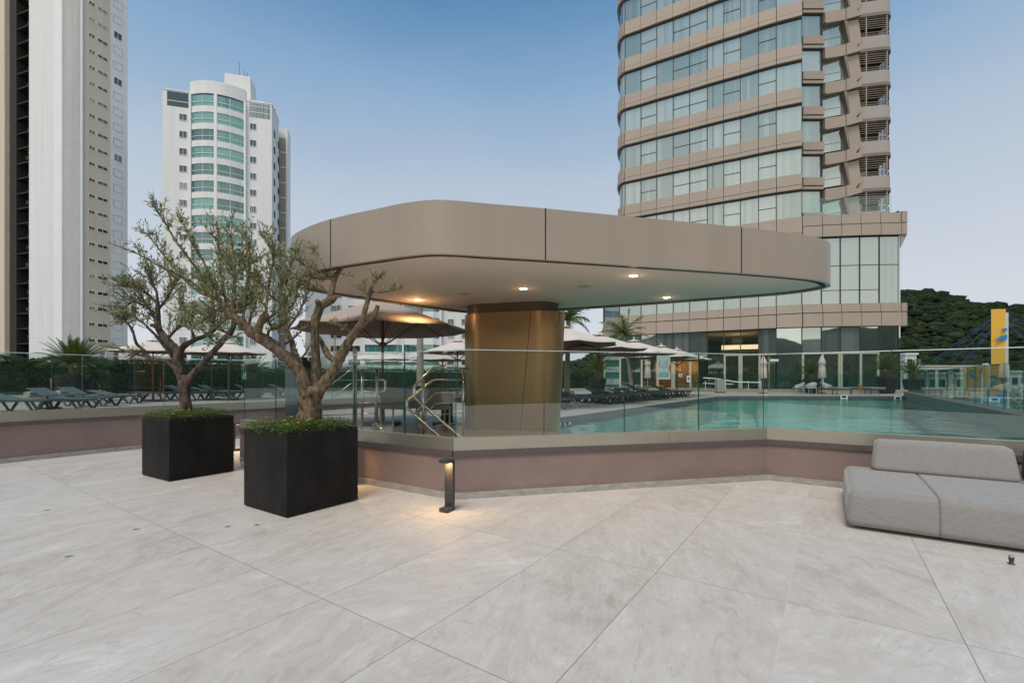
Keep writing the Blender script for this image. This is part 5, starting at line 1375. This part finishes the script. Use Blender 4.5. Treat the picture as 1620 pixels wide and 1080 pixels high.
# closed umbrellas by the hotel
def closed_umbrella(x,y,lab,z0=DZ):
    t = empty('closed_umbrella', (x,y,z0), 0, lab, 'closed umbrella', 'closed beige umbrellas by the hotel doors')
    mb = MB(); n_ = 24; vs_ = []; pr = [(.02,2.62),(.07,2.5),(.17,2.2),(.21,2.05),(.15,1.98),(.17,1.7),(.21,1.1),(.16,1.05)]
    for k,(r,z) in enumerate(pr):
        for j in range(n_): a = 2*PI*j/n_; q = r*(1+.18*math.cos(j*PI/1.5)); vs_.append((q*math.cos(a),q*math.sin(a),z))
    mb.add(vs_, [(k*n_+j,(k+1)*n_+j,(k+1)*n_+(j+1)%n_,k*n_+(j+1)%n_) for k in range(len(pr)-1) for j in range(n_)]); mb.build('folded_canopy', M_canvas, t, True)
    MB().lathe([(.022,0),(.022,2.7)],8).build('pole', M_steel, t, True); MB().lathe([(.3,0),(.3,.05),(.04,.07)],16).build('base', M_lframe, t, True, auto=30)
closed_umbrella((1024.5-CX)/F*33,33,'closed beige umbrella behind the hanging banner on its left'); closed_umbrella((1207.5-CX)/F*32,32,'closed beige umbrella near the white lamp arm'); closed_umbrella((1303.5-CX)/F*31,31.2,'closed beige umbrella behind the white chairs')

# ================================================================== cycads and palms
def cycad(x,y,z0,lab,pot=True,sc=1.0,nf=46,seed=1,trunk_h=.48,gap=0):
    rr = random.Random(seed)
    t = empty('cycad_palm', (x,y,z0), seed*.7, lab, 'cycad', 'potted cycads')
    zb = 0
    if pot:
        pt = empty('plant_pot', (x,y,z0), 0, 'round dark blue pot of the '+lab, 'pot', 'round dark pots')
        MB().lathe([(.30,0),(.36,.02),(.50,.45),(.56,.80),(.585,.95),(.57,1.0),(.52,1.0),(.50,.93)], 32).build('bowl', M_pot, pt, True, auto=50)
        mb = MB()
        for i in range(700): 
            a = rr.uniform(0,2*PI); q = .56*math.sqrt(rr.random()); leaf_quad(mb, Vector((q*math.cos(a),q*math.sin(a),.96+rr.uniform(0,.10))), Vector((rr.uniform(-1,1),rr.uniform(-1,1),rr.uniform(0,1))), Vector((0,0,1)), .07,.035,.1)
        o = mb.build('ground_cover', M_cover, pt); o['kind'] = 'stuff'; pt.scale = (sc,sc,sc); zb = .95*sc
    t.location.z = z0+zb
    MB().lathe([(.17,0),(.20,.1),(.18,trunk_h*.6),(.21,trunk_h),(.10,trunk_h+.08)],12).build('trunk', M_bark, t, True)
    mb = MB()
    for i in range(nf):
        a = i*2.399+rr.uniform(-.1,.1); el = R(78)*(1-(i/nf))**1.2 + R(9)+rr.uniform(-.06,.06); Lf = rr.uniform(1.15,1.45)*(1-.18*(1-i/nf)); P_ = []; cur = Vector((math.cos(a)*math.cos(el), math.sin(a)*math.cos(el), math.sin(el))); p = Vector((.08*math.cos(a),.08*math.sin(a),trunk_h+.02))
        for k in range(9): P_.append(p.copy()); p = p+cur*Lf/8; cur = (cur+Vector((0,0,-.045-.045*(i/nf)))).normalized()
        mb.tube(P_, [.010-.0009*k for k in range(9)], 4, False)
        for k in range(1,9):
            for sub in (0,.25,.5,.75):
                q = P_[k-1].lerp(P_[k],sub); d = (P_[k]-P_[k-1]).normalized(); s = d.cross(Vector((0,0,1))).normalized(); up_ = s.cross(d)
                ll = .17*math.sin(PI*min(.98,(k-1+sub)/8*.85+.14))+.03
                for sg in (-1,1): 
                    dr = s*sg*.8+d*.55+up_*.28; e_ = q+dr.normalized()*ll; w_ = d*.017; mb.add([q-w_,q+w_,e_], [(0,1,2)])
    mb.build('crown', M_frond, t); t.scale = (sc,sc,sc); return t
cycad((118-CX)/F*20,20,DZ,'large cycad at the far left before the white tower',True,1.10,76,2)
cycad((1285-CX)/F*32.5,32.6,DZ,'cycad behind the white chairs',True,.95,46,3)
cycad((1403-CX)/F*31.5,31.5,DZ,'cycad right of the last daybed',True,1.12,46,4)
cycad((1452-CX)/F*33,33.5,DZ,'cycad at the far right beyond the pool corner',True,.95,40,5)
cycad((945-CX)/F*30,30,DZ,'cycad between the column and the hotel',True,1.0,46,6,.6)
cycad((400-CX)/F*23.5,23.5,DZ,'cycad just left of the second glass balustrade',True,.9,44,7)
def palm(x,y,z0,hh,lean,lab,seed,nf=20,Lf0=1.5):
    rr = random.Random(seed); t = empty('palm_tree', (x,y,z0), 0, lab, 'palm', 'slim palm trees')
    P_ = [(lean*(k/8)**1.5, 0, hh*k/8) for k in range(9)]; MB().tube(P_, [.12-.006*k for k in range(9)], 10).build('trunk', M_palmtr, t, True)
    mb = MB(); top = Vector(P_[-1])
    for i in range(nf):
        a = i*2.399+rr.uniform(-.2,.2); el = R(80)*(1-i/nf)+R(-5); cur = Vector((math.cos(a)*math.cos(el), math.sin(a)*math.cos(el), math.sin(el))); p = top.copy(); Q = []
        Lf = Lf0*rr.uniform(.8,1.15)
        for k in range(10): Q.append(p.copy()); p = p+cur*Lf/9; cur = (cur+Vector((-.05,0,-.15))).normalized()
        mb.tube(Q, [.014-.0012*k for k in range(10)], 4, False)
        for k in range(1,10):
            for sub in (0,.25,.5,.75):
                q = Q[k-1].lerp(Q[k],sub); d = (Q[k]-Q[k-1]).normalized(); s = d.cross(Vector((0,0,1))); s = s.normalized() if s.length > .05 else Vector((1,0,0)); ll = .42*math.sin(PI*min(.97,(k-1+sub)/9*.8+.18))
                for sg in (-1,1):
                    dr = (s*sg*rr.uniform(.4,.9)+d*.7+Vector((0,0,rr.uniform(-.7,.1)))).normalized(); e_ = q+dr*ll; w_ = d*.026; mb.add([q-w_,q+w_,e_], [(0,1,2)])
    mb.build('crown', M_palm, t); return t
palm((1000-CX)/F*25,25,DZ,3.35,-.45,'slim palm standing behind the third pool umbrella, before the hotel',3)
palm((897-CX)/F*17.5,17.5,DZ,3.2,.05,'slim palm mostly hidden behind the right side of the bronze column',5,14,1.1)
palm((665-CX)/F*13.6,13.6,DZ,3.9,-.02,'bare palm trunk between the bar umbrella and the bronze column',6,14,1.0)
palm((527-CX)/F*48,48,-4,11.0,.2,'small distant palm seen through the fork of the bigger olive tree',8,14,2.2)

# ================================================================== furniture by the hotel
M_wick = pm('white_wicker', (.36,.37,.38), .7, var=.15, scale=40, bump=.4)
def armchair(x,y,rz,lab,mat=None,fmat=None,grp='white woven armchairs by the far pool edge',z=DZ):
    t = empty('armchair', (x,y,z), rz, lab, 'chair', grp); m_ = mat or M_wick; f_ = fmat or m_
    rounded('seat', (.54,.52,.07), .02, m_, t, (0,0,.42), 2)
    for sx in (-1,1):
        for sy in (-1,1): mb = MB(); mb.tube([(sx*.24,sy*.22,0),(sx*.25,sy*.23,.42)], .018, 6); mb.build('leg', f_, t)
    mb = MB(); pts_ = []; n_ = 14                                   # wrap-round back sloping down to the arms
    vs_ = []
    for i in range(n_+1):
        a = PI*(-.12+1.24*i/n_); c_, s_ = math.cos(a), math.sin(a); top = .58+.20*max(0,s_)**1.2
        vs_ += [(.27*c_,.26*s_,.45),(.33*c_,.31*s_+.02,top),(.30*c_,.28*s_,.45),(.36*c_,.34*s_+.02,top+.01)]
    mb.add(vs_, [(4*i,4*i+4,4*i+5,4*i+1) for i in range(n_)]+[(4*i+2,4*i+3,4*i+7,4*i+6) for i in range(n_)]+[(4*i+1,4*i+5,4*i+7,4*i+3) for i in range(n_)]); mb.build('backrest', m_, t, True)
    return t
for px,Y,a,l in ((1263,30.6,R(-100),'white woven armchair on the left side of the little table'),(1282,29.8,R(180),'white woven armchair with its back to the pool'),(1307,30.6,R(100),'white woven armchair on the right side of the little table')):
    armchair((px-CX)/F*Y,Y,a,l)
x = (1287-CX)/F*30.8; t = empty('dining_table', (x,30.9,DZ), 0, 'small dark table between the white woven armchairs', 'table')
MB().box(-.4,.4,-.4,.4,.71,.74).build('table_top', M_lframe, t)
for sx in (-1,1):
    for sy in (-1,1): MB().box(sx*.36-.02,sx*.36+.02,sy*.36-.02,sy*.36+.02,0,.71).build('leg', M_lframe, t)
for px,l in ((1331.5,'grey flat daybed left of the low brown lamp'),(1385,'grey flat daybed beside the round dark pot')):
    Y = 29.9; t = empty('daybed', ((px-CX)/F*Y,Y,DZ), R(3), l, 'daybed', 'grey daybeds by the far pool edge')
    rounded('cushion', (1.0,1.7,.12), .04, pm('daybed_grey',(.17,.20,.21),.8,var=.1) if px < 1350 else bpy.data.materials['daybed_grey'], t, (0,.6,.40), 3)
    MB().box(-.48,.48,-.2,1.4,.28,.34).build('frame', M_lframe, t)
    for sx in (-1,1):
        for sy in (-.18,1.36): MB().box(sx*.46-.02,sx*.46+.02,sy-.02,sy+.02,0,.28).build('leg', M_lframe, t)
t = empty('deck_lamp', ((1364.5-CX)/F*30,30.2,DZ), 0, 'low brown cylindrical lamp between the two grey daybeds', 'lamp')
MB().lathe([(.03,0),(.03,.3),(.11,.32),(.12,.62),(.08,.66)],14).build('shade', M_bronze, t, True, auto=40)
t = empty('litter_bin', ((1139-CX)/F*33.5,33.5,DZ), 0, 'grey wooden litter bin with a black handle before the hotel doors', 'bin')
MB().box(-.28,.28,-.2,.2,.07,.98).build('body', pm('bin_wood',(.33,.30,.26),.7,var=.15,scale=4,stretch=(6,6,.5)), t); MB().box(-.29,.29,-.21,.21,0,.07).build('base', M_dark, t)
mb = MB(); mb.tube([(-.27,0,.98),(-.27,0,1.22),(.27,0,1.22),(.27,0,.98)],.02,6); mb.build('handle', M_dark, t)
t = empty('outdoor_shower', ((1217-CX)/F*33.2,33.2,DZ), 0, 'grey post with a white rectangular arm by the hotel doors', 'shower post')
MB().box(-.03,.03,-.03,.03,0,2.6).build('post', M_steel, t); MB().box(.03,.62,-.08,.08,2.25,2.42).build('arm', M_white2, t); MB().box(-.45,.0,-.08,.08,0,.12).build('footing', M_tan3, t)
# ramp handrail in front of the hotel
t = empty('ramp_handrail', (0,0,0), 0, 'white ramp handrail on posts before the hotel doors', 'handrail')
def Wp(px,py,Y): return tuple(W(px,py,Y))
mb = MB(); mb.tube([Wp(1112,597.5,34.6),Wp(1130,598.5,34.4),Wp(1165,604,33.9),Wp(1204,604.8,33.7)],.035,8); mb.tube([Wp(1112,606,34.6),Wp(1130,607,34.4),Wp(1160,607.5,33.9)],.025,8); mb.build('rail', M_white2, t)
mb = MB()
for px_,Y in ((1116,34.6),(1148,34.1),(1184,33.8),(1204,33.7)): 
    a = W(px_,602,Y); mb.tube([(a.x,a.y,.8),(a.x,a.y,1.45)],.02,6)
mb.build('post', M_white2, t)
for px_,py,l,hh_ in ((1076.5,593.5,'small square white notice on the glass by the hotel',.22),(1089,599,'tall white notice with a dark pictogram on a post by the hotel',.45)):
    t = empty('notice', W(px_,py,33), 0, l, 'notice', 'small notices near the hotel'); MB().box(-.11,.11,-.01,.01,-hh_/2,hh_/2).build('plate', M_white2, t); MB().box(-.05,.05,-.014,-.01,-hh_/4,hh_/4).build('pictogram', M_anth, t)

# ================================================================== banner on the glass
def text_mesh(s, size, mat, parent, loc, rot, mirror=False):
    cu = bpy.data.curves.new('lettering','FONT'); cu.body = s; cu.size = size; cu.align_x = 'CENTER'; cu.extrude = .001
    o = bpy.data.objects.new('lettering_curve', cu); col.objects.link(o)
    dg = bpy.context.evaluated_depsgraph_get(); me = bpy.data.meshes.new_from_object(o.evaluated_get(dg)); bpy.data.objects.remove(o)
    me.name = 'lettering'; me.materials.clear(); me.materials.append(mat); q = bpy.data.objects.new('lettering', me); col.objects.link(q); q.parent = parent; q.location = loc; q.rotation_euler = rot
    if mirror: q.scale = (-1,1,1)
    return q
uBC = (C_-B_).normalized(); sB = s_at(B_,C_,1044.5); sE = s_at(B_,C_,1066.5); wB_ = sE-sB; pB0 = B_+uBC*sB+Vector((-uBC.y,uBC.x))*.09
t = empty('hanging_banner', (pB0.x,pB0.y,1.85), math.atan2(uBC.y,uBC.x), 'small white banner with a circle emblem hanging on the pool side of the glass', 'banner')
mb = MB(); hB = .34; n_ = 12; vs_ = []
for i in range(n_+1):
    f = i/n_; z = -hB*f; notch = -.028*math.exp(-((f-.52)/.13)**2)*wB_/.20*1.0; yy = .0015*math.sin(f*5)
    vs_ += [(0,yy,z),(wB_*.5,yy,z),(wB_+notch,yy+.002,z)]
mb.add(vs_, [(3*i,3*i+3,3*i+4,3*i+1) for i in range(n_)]+[(3*i+1,3*i+4,3*i+5,3*i+2) for i in range(n_)]); mb.build('cloth', pm('banner_cloth',(.84,.86,.86),.8,var=.03), t)
M_ink = pm('pale_blue_ink',(.10,.28,.40),.8); M_ink2 = pm('faded_grey_ink',(.25,.26,.36),.8)
mb = MB(); cz = -.115; pts_ = [(wB_*.47+.062*math.cos(a),-.003,cz+.062*math.sin(a)) for a in [2.4+i*.25 for i in range(19)]]; mb.tube(pts_,.0032,5)
mb.tube([(wB_*.42,-.003,cz-.03),(wB_*.55,-.003,cz+.01),(wB_*.72,-.003,cz+.04)],.0025,5); mb.build('emblem', M_ink2, t)
text_mesh('HAKLIARE', .030, M_ink, t, (wB_*.5,-.006,-.262), (R(90),0,0)); text_mesh('KALUUT', .046, M_ink, t, (wB_*.5,-.006,-.305), (R(90),0,0))

# ================================================================== handrails, table and chairs of the bar
def pt(px,py,Y): return tuple(W(px,py,Y))
t = empty('stair_handrail', (-1.0,7.3,DZ), 0, 'polished steel stair handrail turning back on itself left of the column', 'handrail')
inv = -Vector((-1.0,7.3,DZ))
def tubep(name, pts, r, root, base, mat=None, seg_=10, sm=3):
    mb = MB(); b = Vector(base); q = [Vector(p)-b for p in pts]
    out_ = [q[0]]
    for i in range(1,len(q)-1):                                      # small bends at the corners
        a,c_,d = q[i-1],q[i],q[i+1]; l = min((a-c_).length,(d-c_).length)*.3; l = min(l,.07); A = c_+(a-c_).normalized()*l; D = c_+(d-c_).normalized()*l
        for k in range(5): f = k/4; out_.append(A*(1-f)**2+c_*2*f*(1-f)+D*f*f)
    out_.append(q[-1]); mb.tube(out_, r, seg_); return mb.build(name, mat or M_steel, root, True)
tb = (-1.0,7.3,DZ)
tubep('rail', [pt(742,583,7.75),pt(687,580.5,7.5),pt(655,610,6.85),pt(655,627.5,6.82),pt(731,694,6.12)], .021, t, tb)
tubep('rail', [pt(733,600.7,7.75),pt(686,600.5,7.5),pt(643.7,633,6.85),pt(643.7,645,6.82),pt(696,691,6.3)], .021, t, tb)
for i,(a,b,c_,d,e_,f_) in enumerate(((734,620,689,621,660,649),(736,636,689,638,672.6,655),(734,653,689,656,676,668),(733,668,689,673,673,688))):
    tubep('rod', [pt(a,b,7.75),pt(c_,d,7.5),pt(e_,f_,7.1)], .008, t, tb)
tubep('rod', [pt(660,668,6.9),pt(668,677,6.8),pt(659,688,6.9)], .008, t, tb)
for px_,Y,z1 in ((669.3,7.2,1.50),(732.6,7.75,1.68)):
    a = pt(px_,600,Y); tubep('post', [(a[0],a[1],DZ-.02),(a[0],a[1],z1)], .022 if px_ < 700 else .016, t, tb)
t = empty('bar_handrail', (-3.4,8.6,DZ), 0, 'steel handrail with horizontal rods left of the bar umbrella base', 'handrail'); tb = (-3.4,8.6,DZ)
tubep('top_rail', [pt(470,582.4,9.6),pt(601,582.4,8.3)], .022, t, tb)
for y0,y1 in ((601,601),(619.5,619),(639,636.5),(657,653.5)): tubep('rod', [pt(505,y0,9.2),pt(598,y1,8.3)], .009, t, tb)
tubep('stair_rod', [pt(486,636,8.6),pt(556,584,8.0)], .010, t, tb); tubep('stair_rod', [pt(470,672,8.6),pt(556,606,8.0)], .010, t, tb)
for px_,Y in ((508,9.1),(573,8.5),(596.5,8.25)): a = pt(px_,600,Y); tubep('post', [(a[0],a[1],DZ-.02),(a[0],a[1],1.69)], .024, t, tb)
t = empty('stair_handrail', (-2.0,7.4,DZ), 0, 'curved steel handrail end beside the bar umbrella pole', 'handrail'); tb = (-2.0,7.4,DZ)
tubep('rail', [pt(598,600.7,7.9),pt(609.5,600.7,7.85),pt(609.5,618.5,7.8),pt(595,620.5,7.75),pt(594,683,7.7)], .022, t, tb)
tubep('lower_rail', [pt(589.5,684,7.5),pt(589.5,672,7.5),pt(596,670,7.45),pt(609,684,7.0)], .019, t, tb)
# dark cabinet behind the glass
p = W(479,640,8.9); t = empty('service_cabinet', (p.x,p.y,0), R(-30), 'tall dark grey cabinet standing behind the glass left of the bigger olive trunk', 'cabinet')
rounded('body', (.50,.40,1.72), .006, pm('slate_laminate',(.065,.085,.085),.4,var=.1,coat=.2), t, (0,0,.86), 2); MB().box(-.16,.16,-.13,.13,1.72,1.94).build('monitor', M_dark, t)
p2 = W(492,600,9.3); t = empty('steel_post', (p2.x,p2.y,0), 0, 'blue-grey steel post right of the dark cabinet', 'post'); MB().box(-.035,.035,-.03,.03,0,2.06).build('post', pm('blue_grey_steel',(.22,.34,.42),.35,metal=.5,var=.1), t)
M_gchair = pm('grey_rope', (.16,.165,.17), .8, var=.2, scale=50, bump=.4); M_gsteel = pm('grey_tube', (.50,.51,.52), .35, metal=.8)
armchair((632-CX)/F*8.8,8.75,R(165),'dark grey rope armchair beside the bar umbrella pole',M_gchair,M_gsteel,'dark rope armchairs at the bar'); armchair((688-CX)/F*8.7,8.6,R(200),'dark grey rope armchair behind the stair handrail',M_gchair,M_gsteel,'dark rope armchairs at the bar')
armchair((655-CX)/F*10.8,10.9,R(10),'dark grey rope armchair farther back behind the bar table',M_gchair,M_gsteel,'dark rope armchairs at the bar')
t = empty('bar_table', ((706-CX)/F*9.6,9.7,DZ), R(8), 'dark square table with a blue grey glossy top by the column', 'table')
MB().box(-.55,.45,-.42,.42,.70,.735).build('table_top', pm('blue_grey_laminate',(.10,.14,.20),.15,var=.05), t); MB().box(-.12,.12,-.12,.12,.02,.70).build('pedestal', M_dark, t); MB().box(-.3,.3,-.3,.3,0,.02).build('base', M_dark, t)
# leaning steel pillars on the left
for i,(xt,xb_,yt,Y) in enumerate(((153,143,552,26.0),(175,167,543,25.0))):
    a, b = W(xb_,622,Y), W(xt,yt,Y); root = empty('leaning_pillar', (a.x,a.y,.6), 0, ('left','right')[i]+' leaning steel pillar of the pair behind the far left cycad', 'pillar', 'leaning steel pillars')
    mb = MB(); dx = b.x-a.x; w_ = .42; hz = b.z-a.z
    mb.add([(-w_/2,0,0),(w_/2,0,0),(dx+w_/2,0,hz),(dx-w_/2,0,hz),(-w_/2,.3,0),(w_/2,.3,0),(dx+w_/2,.3,hz),(dx-w_/2,.3,hz)], [(0,1,2,3),(7,6,5,4),(0,4,5,1),(1,5,6,2),(2,6,7,3),(3,7,4,0)]); mb.build('pillar', pm('satin_steel_plate',(.36,.36,.35),.35,metal=.5,var=.1) if i == 0 else bpy.data.materials['satin_steel_plate'], root)
# raised blue pool and low pool wall far behind the bar
t = empty('raised_pool', (-9,36,DZ), 0, 'raised blue mosaic pool edge far behind the handrails', 'pool'); MB().box(-6,8,0,6,0,.55).build('wall', M_white, t); MB().box(-6,8,-.02,6.02,.55,.82).build('mosaic', pm('blue_mosaic',(.04,.18,.36),.3,var=.5,scale=6), t)
t = empty('glass_balustrade', (0,0,0), 0, 'far glass barrier behind the blue pool wall', 'glass balustrade', 'glass balustrades around the terrace')
for k in range(12): mb = MB(); mb.box(-16+k*1.6,-14.42+k*1.6,34.6,34.62,.8,2.2); mb.m = [2,3,0,2,0,2]; mb.build('glass_panel', [M_tglass,M_glass,M_gedge,M_gtop], t)

# ================================================================== yellow pylon, mural, awning and low buildings on the right
Yp = 66.0
def X_(px, Y=Yp): return (px-CX)/F*Y
def Z_(py, Y=Yp): return H-(py-HZ)*Y/F
t = empty('sign_pylon', (X_(1577),Yp,-10), 0, 'tall yellow pylon with blue leaf shapes before the forest hill', 'pylon')
tl = Vector(t.location)
def rel(o): o.location = -tl; return o
mb = MB(); mb.prism([(X_(1568),Yp),(X_(1587.5),Yp-.3),(X_(1588,Yp+1.2),Yp+1.2),(X_(1570,Yp+1.6),Yp+1.6)], Z_(576.5), Z_(489)); rel(mb.build('yellow_slab', M_yellow, t))
mb = MB(); mb.prism([(X_(1588.2),Yp-.1),(X_(1595.5,Yp+.9),Yp+.9),(X_(1595,Yp+2),Yp+2),(X_(1589,Yp+1.6),Yp+1.6)], -10, Z_(493.5)); rel(mb.build('white_slab', M_white2, t))
def flat(pts, y, mat, root, nm, relf=rel, Y=Yp, th=.03):
    P_ = [(X_(a,Y),Z_(b,Y)) for a,b in pts]; n_ = len(P_); mb = MB(); base = [(x,y,z) for x,z in P_]+[(x,y-th,z) for x,z in P_]
    tri = tessellate_polygon([[Vector((x,z,0)) for x,z in P_]]); mb.add(base, [tuple(c+n_ for c in f) for f in tri]+[(i,(i+1)%n_,n_+(i+1)%n_,n_+i) for i in range(n_)]); return relf(mb.build(nm, mat, root))
flat([(1571,541),(1573,536),(1578,532),(1583,530),(1588,529.5),(1588,537),(1580,538)], Yp-.42, M_blue, t, 'leaf_shape')
flat([(1578.5,523.5),(1582,520),(1586,519),(1588,520),(1588,523.5),(1583,523.5)], Yp-.42, M_blue, t, 'leaf_shape')
cb_ = empty('stay_cables', (X_(1577),Yp,8), 0, 'thin blue stay cables fanning out from the yellow pylon', 'cables'); tl = Vector(cb_.location)
mb = MB()
for (x0,y0,x1,y1) in ((1568,504,1475,571),(1568,507,1480,573),(1568,512,1500,577),(1568,520,1517,580),(1568,525,1521,580)): mb.tube([pt(x0,y0,Yp+.5),pt(x1,y1,Yp-6)],.024,5)
for (x0,y0,x1,y1) in ((1596,500,1650,519),(1596,503,1650,523),(1596,509,1650,535),(1596,513,1655,561),(1596,516,1655,566)): mb.tube([pt(x0,y0,Yp+.5),pt(x1,y1,Yp-4)],.028,5)
rel(mb.build('cable', M_cable, cb_))
t = empty('mural_wall', (X_(1560),Yp-4,-6), 0, 'orange mural wall with blue palm leaves and waves under the pylon', 'mural'); tl = Vector(t.location); Ym = Yp-4
M_orange = pm('mural_orange',(.66,.33,.07),.7,var=.1,scale=1); M_pink = pm('mural_pink',(.55,.30,.36),.7,var=.05); M_sun = pm('mural_sun',(.75,.62,.20),.7,var=.05); M_mblue = pm('mural_blue',(.08,.30,.48),.7,var=.1,scale=2); M_lblue = pm('mural_pale_blue',(.40,.62,.70),.7,var=.1)
mb = MB(); mb.box(X_(1531,Ym),X_(1592,Ym),Ym,Ym+.5,-6,Z_(578,Ym)); rel(mb.build('wall', M_orange, t))
mb = MB(); mb.box(X_(1592.2,Ym),X_(1595.5,Ym),Ym-.1,Ym+1,-6,Z_(577,Ym)); rel(mb.build('side_pier', M_white2, t))
def arcp(cx_,cy_,rx,ry,n_=16): return [(cx_+rx*math.cos(PI*i/n_), cy_-ry*math.sin(PI*i/n_)) for i in range(n_+1)]
fy = Ym-.01
flat(arcp(1547,628,16,22), fy, M_pink, t, 'painted_arc', Y=Ym); flat(arcp(1547,628,13,16), fy-.04, M_orange, t, 'painted_arc', Y=Ym); flat(arcp(1547,628,11,11), fy-.08, M_sun, t, 'painted_sun', Y=Ym)
flat([(1531,623),(1540,625),(1552,622),(1566,621),(1580,619),(1591,617),(1591,650),(1531,650)], fy-.12, M_mblue, t, 'painted_sea', Y=Ym)
flat([(1552,631),(1560,628),(1568,629),(1566,635),(1556,635)], fy-.16, M_lblue, t, 'painted_wave', Y=Ym)
for pts_ in ([(1532,587),(1538,591),(1545,597),(1547,601),(1540,597),(1534,594)], [(1534,585),(1541,584),(1544,586),(1537,587)],
             [(1562,597),(1567,593),(1574,594),(1580,598),(1573,597),(1566,598)], [(1580,598),(1583,590),(1588,585),(1590,586),(1585,592),(1583,599)], [(1582,599),(1588,596),(1593,598),(1590,602)],
             [(1580,600),(1572,601),(1565,607),(1563,618),(1567,612),(1573,606)], [(1583,600),(1588,603),(1591,610),(1588,610),(1585,605)]): flat(pts_, fy-.05, M_blue, t, 'painted_leaf', Y=Ym)
Ya = 46.0
t = empty('awning', (X_(1495,Ya),Ya,-6), 0, 'long pale flat awning on white posts left of the mural', 'awning'); tl = Vector(t.location)
mb = MB(); mb.box(X_(1436,Ya),X_(1566,Ya),Ya,Ya+3,Z_(580,Ya),Z_(577.5,Ya)); rel(mb.build('roof', M_canvas, t)); mb = MB(); mb.box(X_(1436,Ya),X_(1530,Ya),Ya+.1,Ya+2.9,Z_(584,Ya),Z_(580.2,Ya)); rel(mb.build('valance', M_white2, t))
for px_ in (1438,1472,1508,1512,1560): mb = MB(); mb.box(X_(px_,Ya)-.08,X_(px_,Ya)+.08,Ya+.4,Ya+.56,-6,Z_(584,Ya)); rel(mb.build('post', M_white2, t))
mb = MB(); mb.box(X_(1557,Ya),X_(1563,Ya),Ya-.1,Ya+.2,Z_(577.4,Ya),Z_(574.5,Ya)); rel(mb.build('lamp_box', M_white2, t))
for (x0,x1,y0,Y,lab) in ((1440,1540,592,84,'low white building behind the awning'),(1598,1680,589,84,'low white building right of the pylon'),(1432,1450,561,95,'small white house at the foot of the hill by the hotel')):
    t = empty('low_building', (X_((x0+x1)/2,Y),Y,-10), 0, lab, 'building'); tl = Vector(t.location); z1 = Z_(y0,Y)
    mb = MB(); mb.box(X_(x0,Y),X_(x1,Y),Y,Y+8,-10,z1); rel(mb.build('wall', M_white, t)); mb = MB(); mb.box(X_(x0,Y)-.2,X_(x1,Y)+.2,Y-.3,Y+8.2,z1+.01,z1+.35); rel(mb.build('roof', M_white2, t))
    for k in range(max(2,int((x1-x0)/14))):
        mb = MB(); xx = X_(x0+3+k*14,Y); mb.box(xx,xx+1.1,Y-.05,Y,z1-2.2,z1-.9); rel(mb.build('window', M_wing, t))
# street trees around the right side, beyond the parapet
def far_tree(x,y,z0,hh,r,lab,seed):
    rr = random.Random(seed); t = empty('broadleaf_tree', (x,y,z0), 0, lab, 'tree', 'trees beyond the pool parapet')
    MB().tube([(0,0,0),(.1,0,hh*.4),(0,.1,hh*.75)],[.18,.13,.08],8).build('trunk', M_bark2, t, True)
    mb = MB()
    cl = [(rr.uniform(-.6,.6)*r, rr.uniform(-.6,.6)*r, hh*rr.uniform(.55,.95), rr.uniform(.35,.6)*r) for _ in range(9)]
    for i in range(2600):
        c_ = cl[i%9]; d = Vector((rr.gauss(0,1),rr.gauss(0,1),rr.gauss(0,1))).normalized(); p = Vector(c_[:3])+d*c_[3]*rr.uniform(.6,1.05)
        leaf_quad(mb,p,d+Vector((rr.uniform(-.8,.8),rr.uniform(-.8,.8),rr.uniform(-.8,.4))),Vector((rr.uniform(-1,1),rr.uniform(-1,1),1)),.28,.15,.1)
    mb.build('crown', M_hedge, t)
for i,(px_,Y,r,hh,l) in enumerate(((1455,60,3.2,9.5,'bushy tree behind the awning at its left end'),(1500,72,3.8,9.8,'bushy tree behind the middle of the awning'),(1545,78,3.5,9.5,'bushy tree left of the pylon'),(1612,70,4,9.7,'bushy tree right of the pylon'),(1660,66,4,9,'bushy tree at the right frame edge'),(925,62,4,11.5,'bushy tree far behind the first pool umbrella'),(905,75,4.5,12,'rounded tree seen just right of the bronze column'),(950,70,4,11.2,'dark tree behind the potted cycad by the hotel'))):
    far_tree(X_(px_,Y),Y,-10,hh,r,l,i+3)
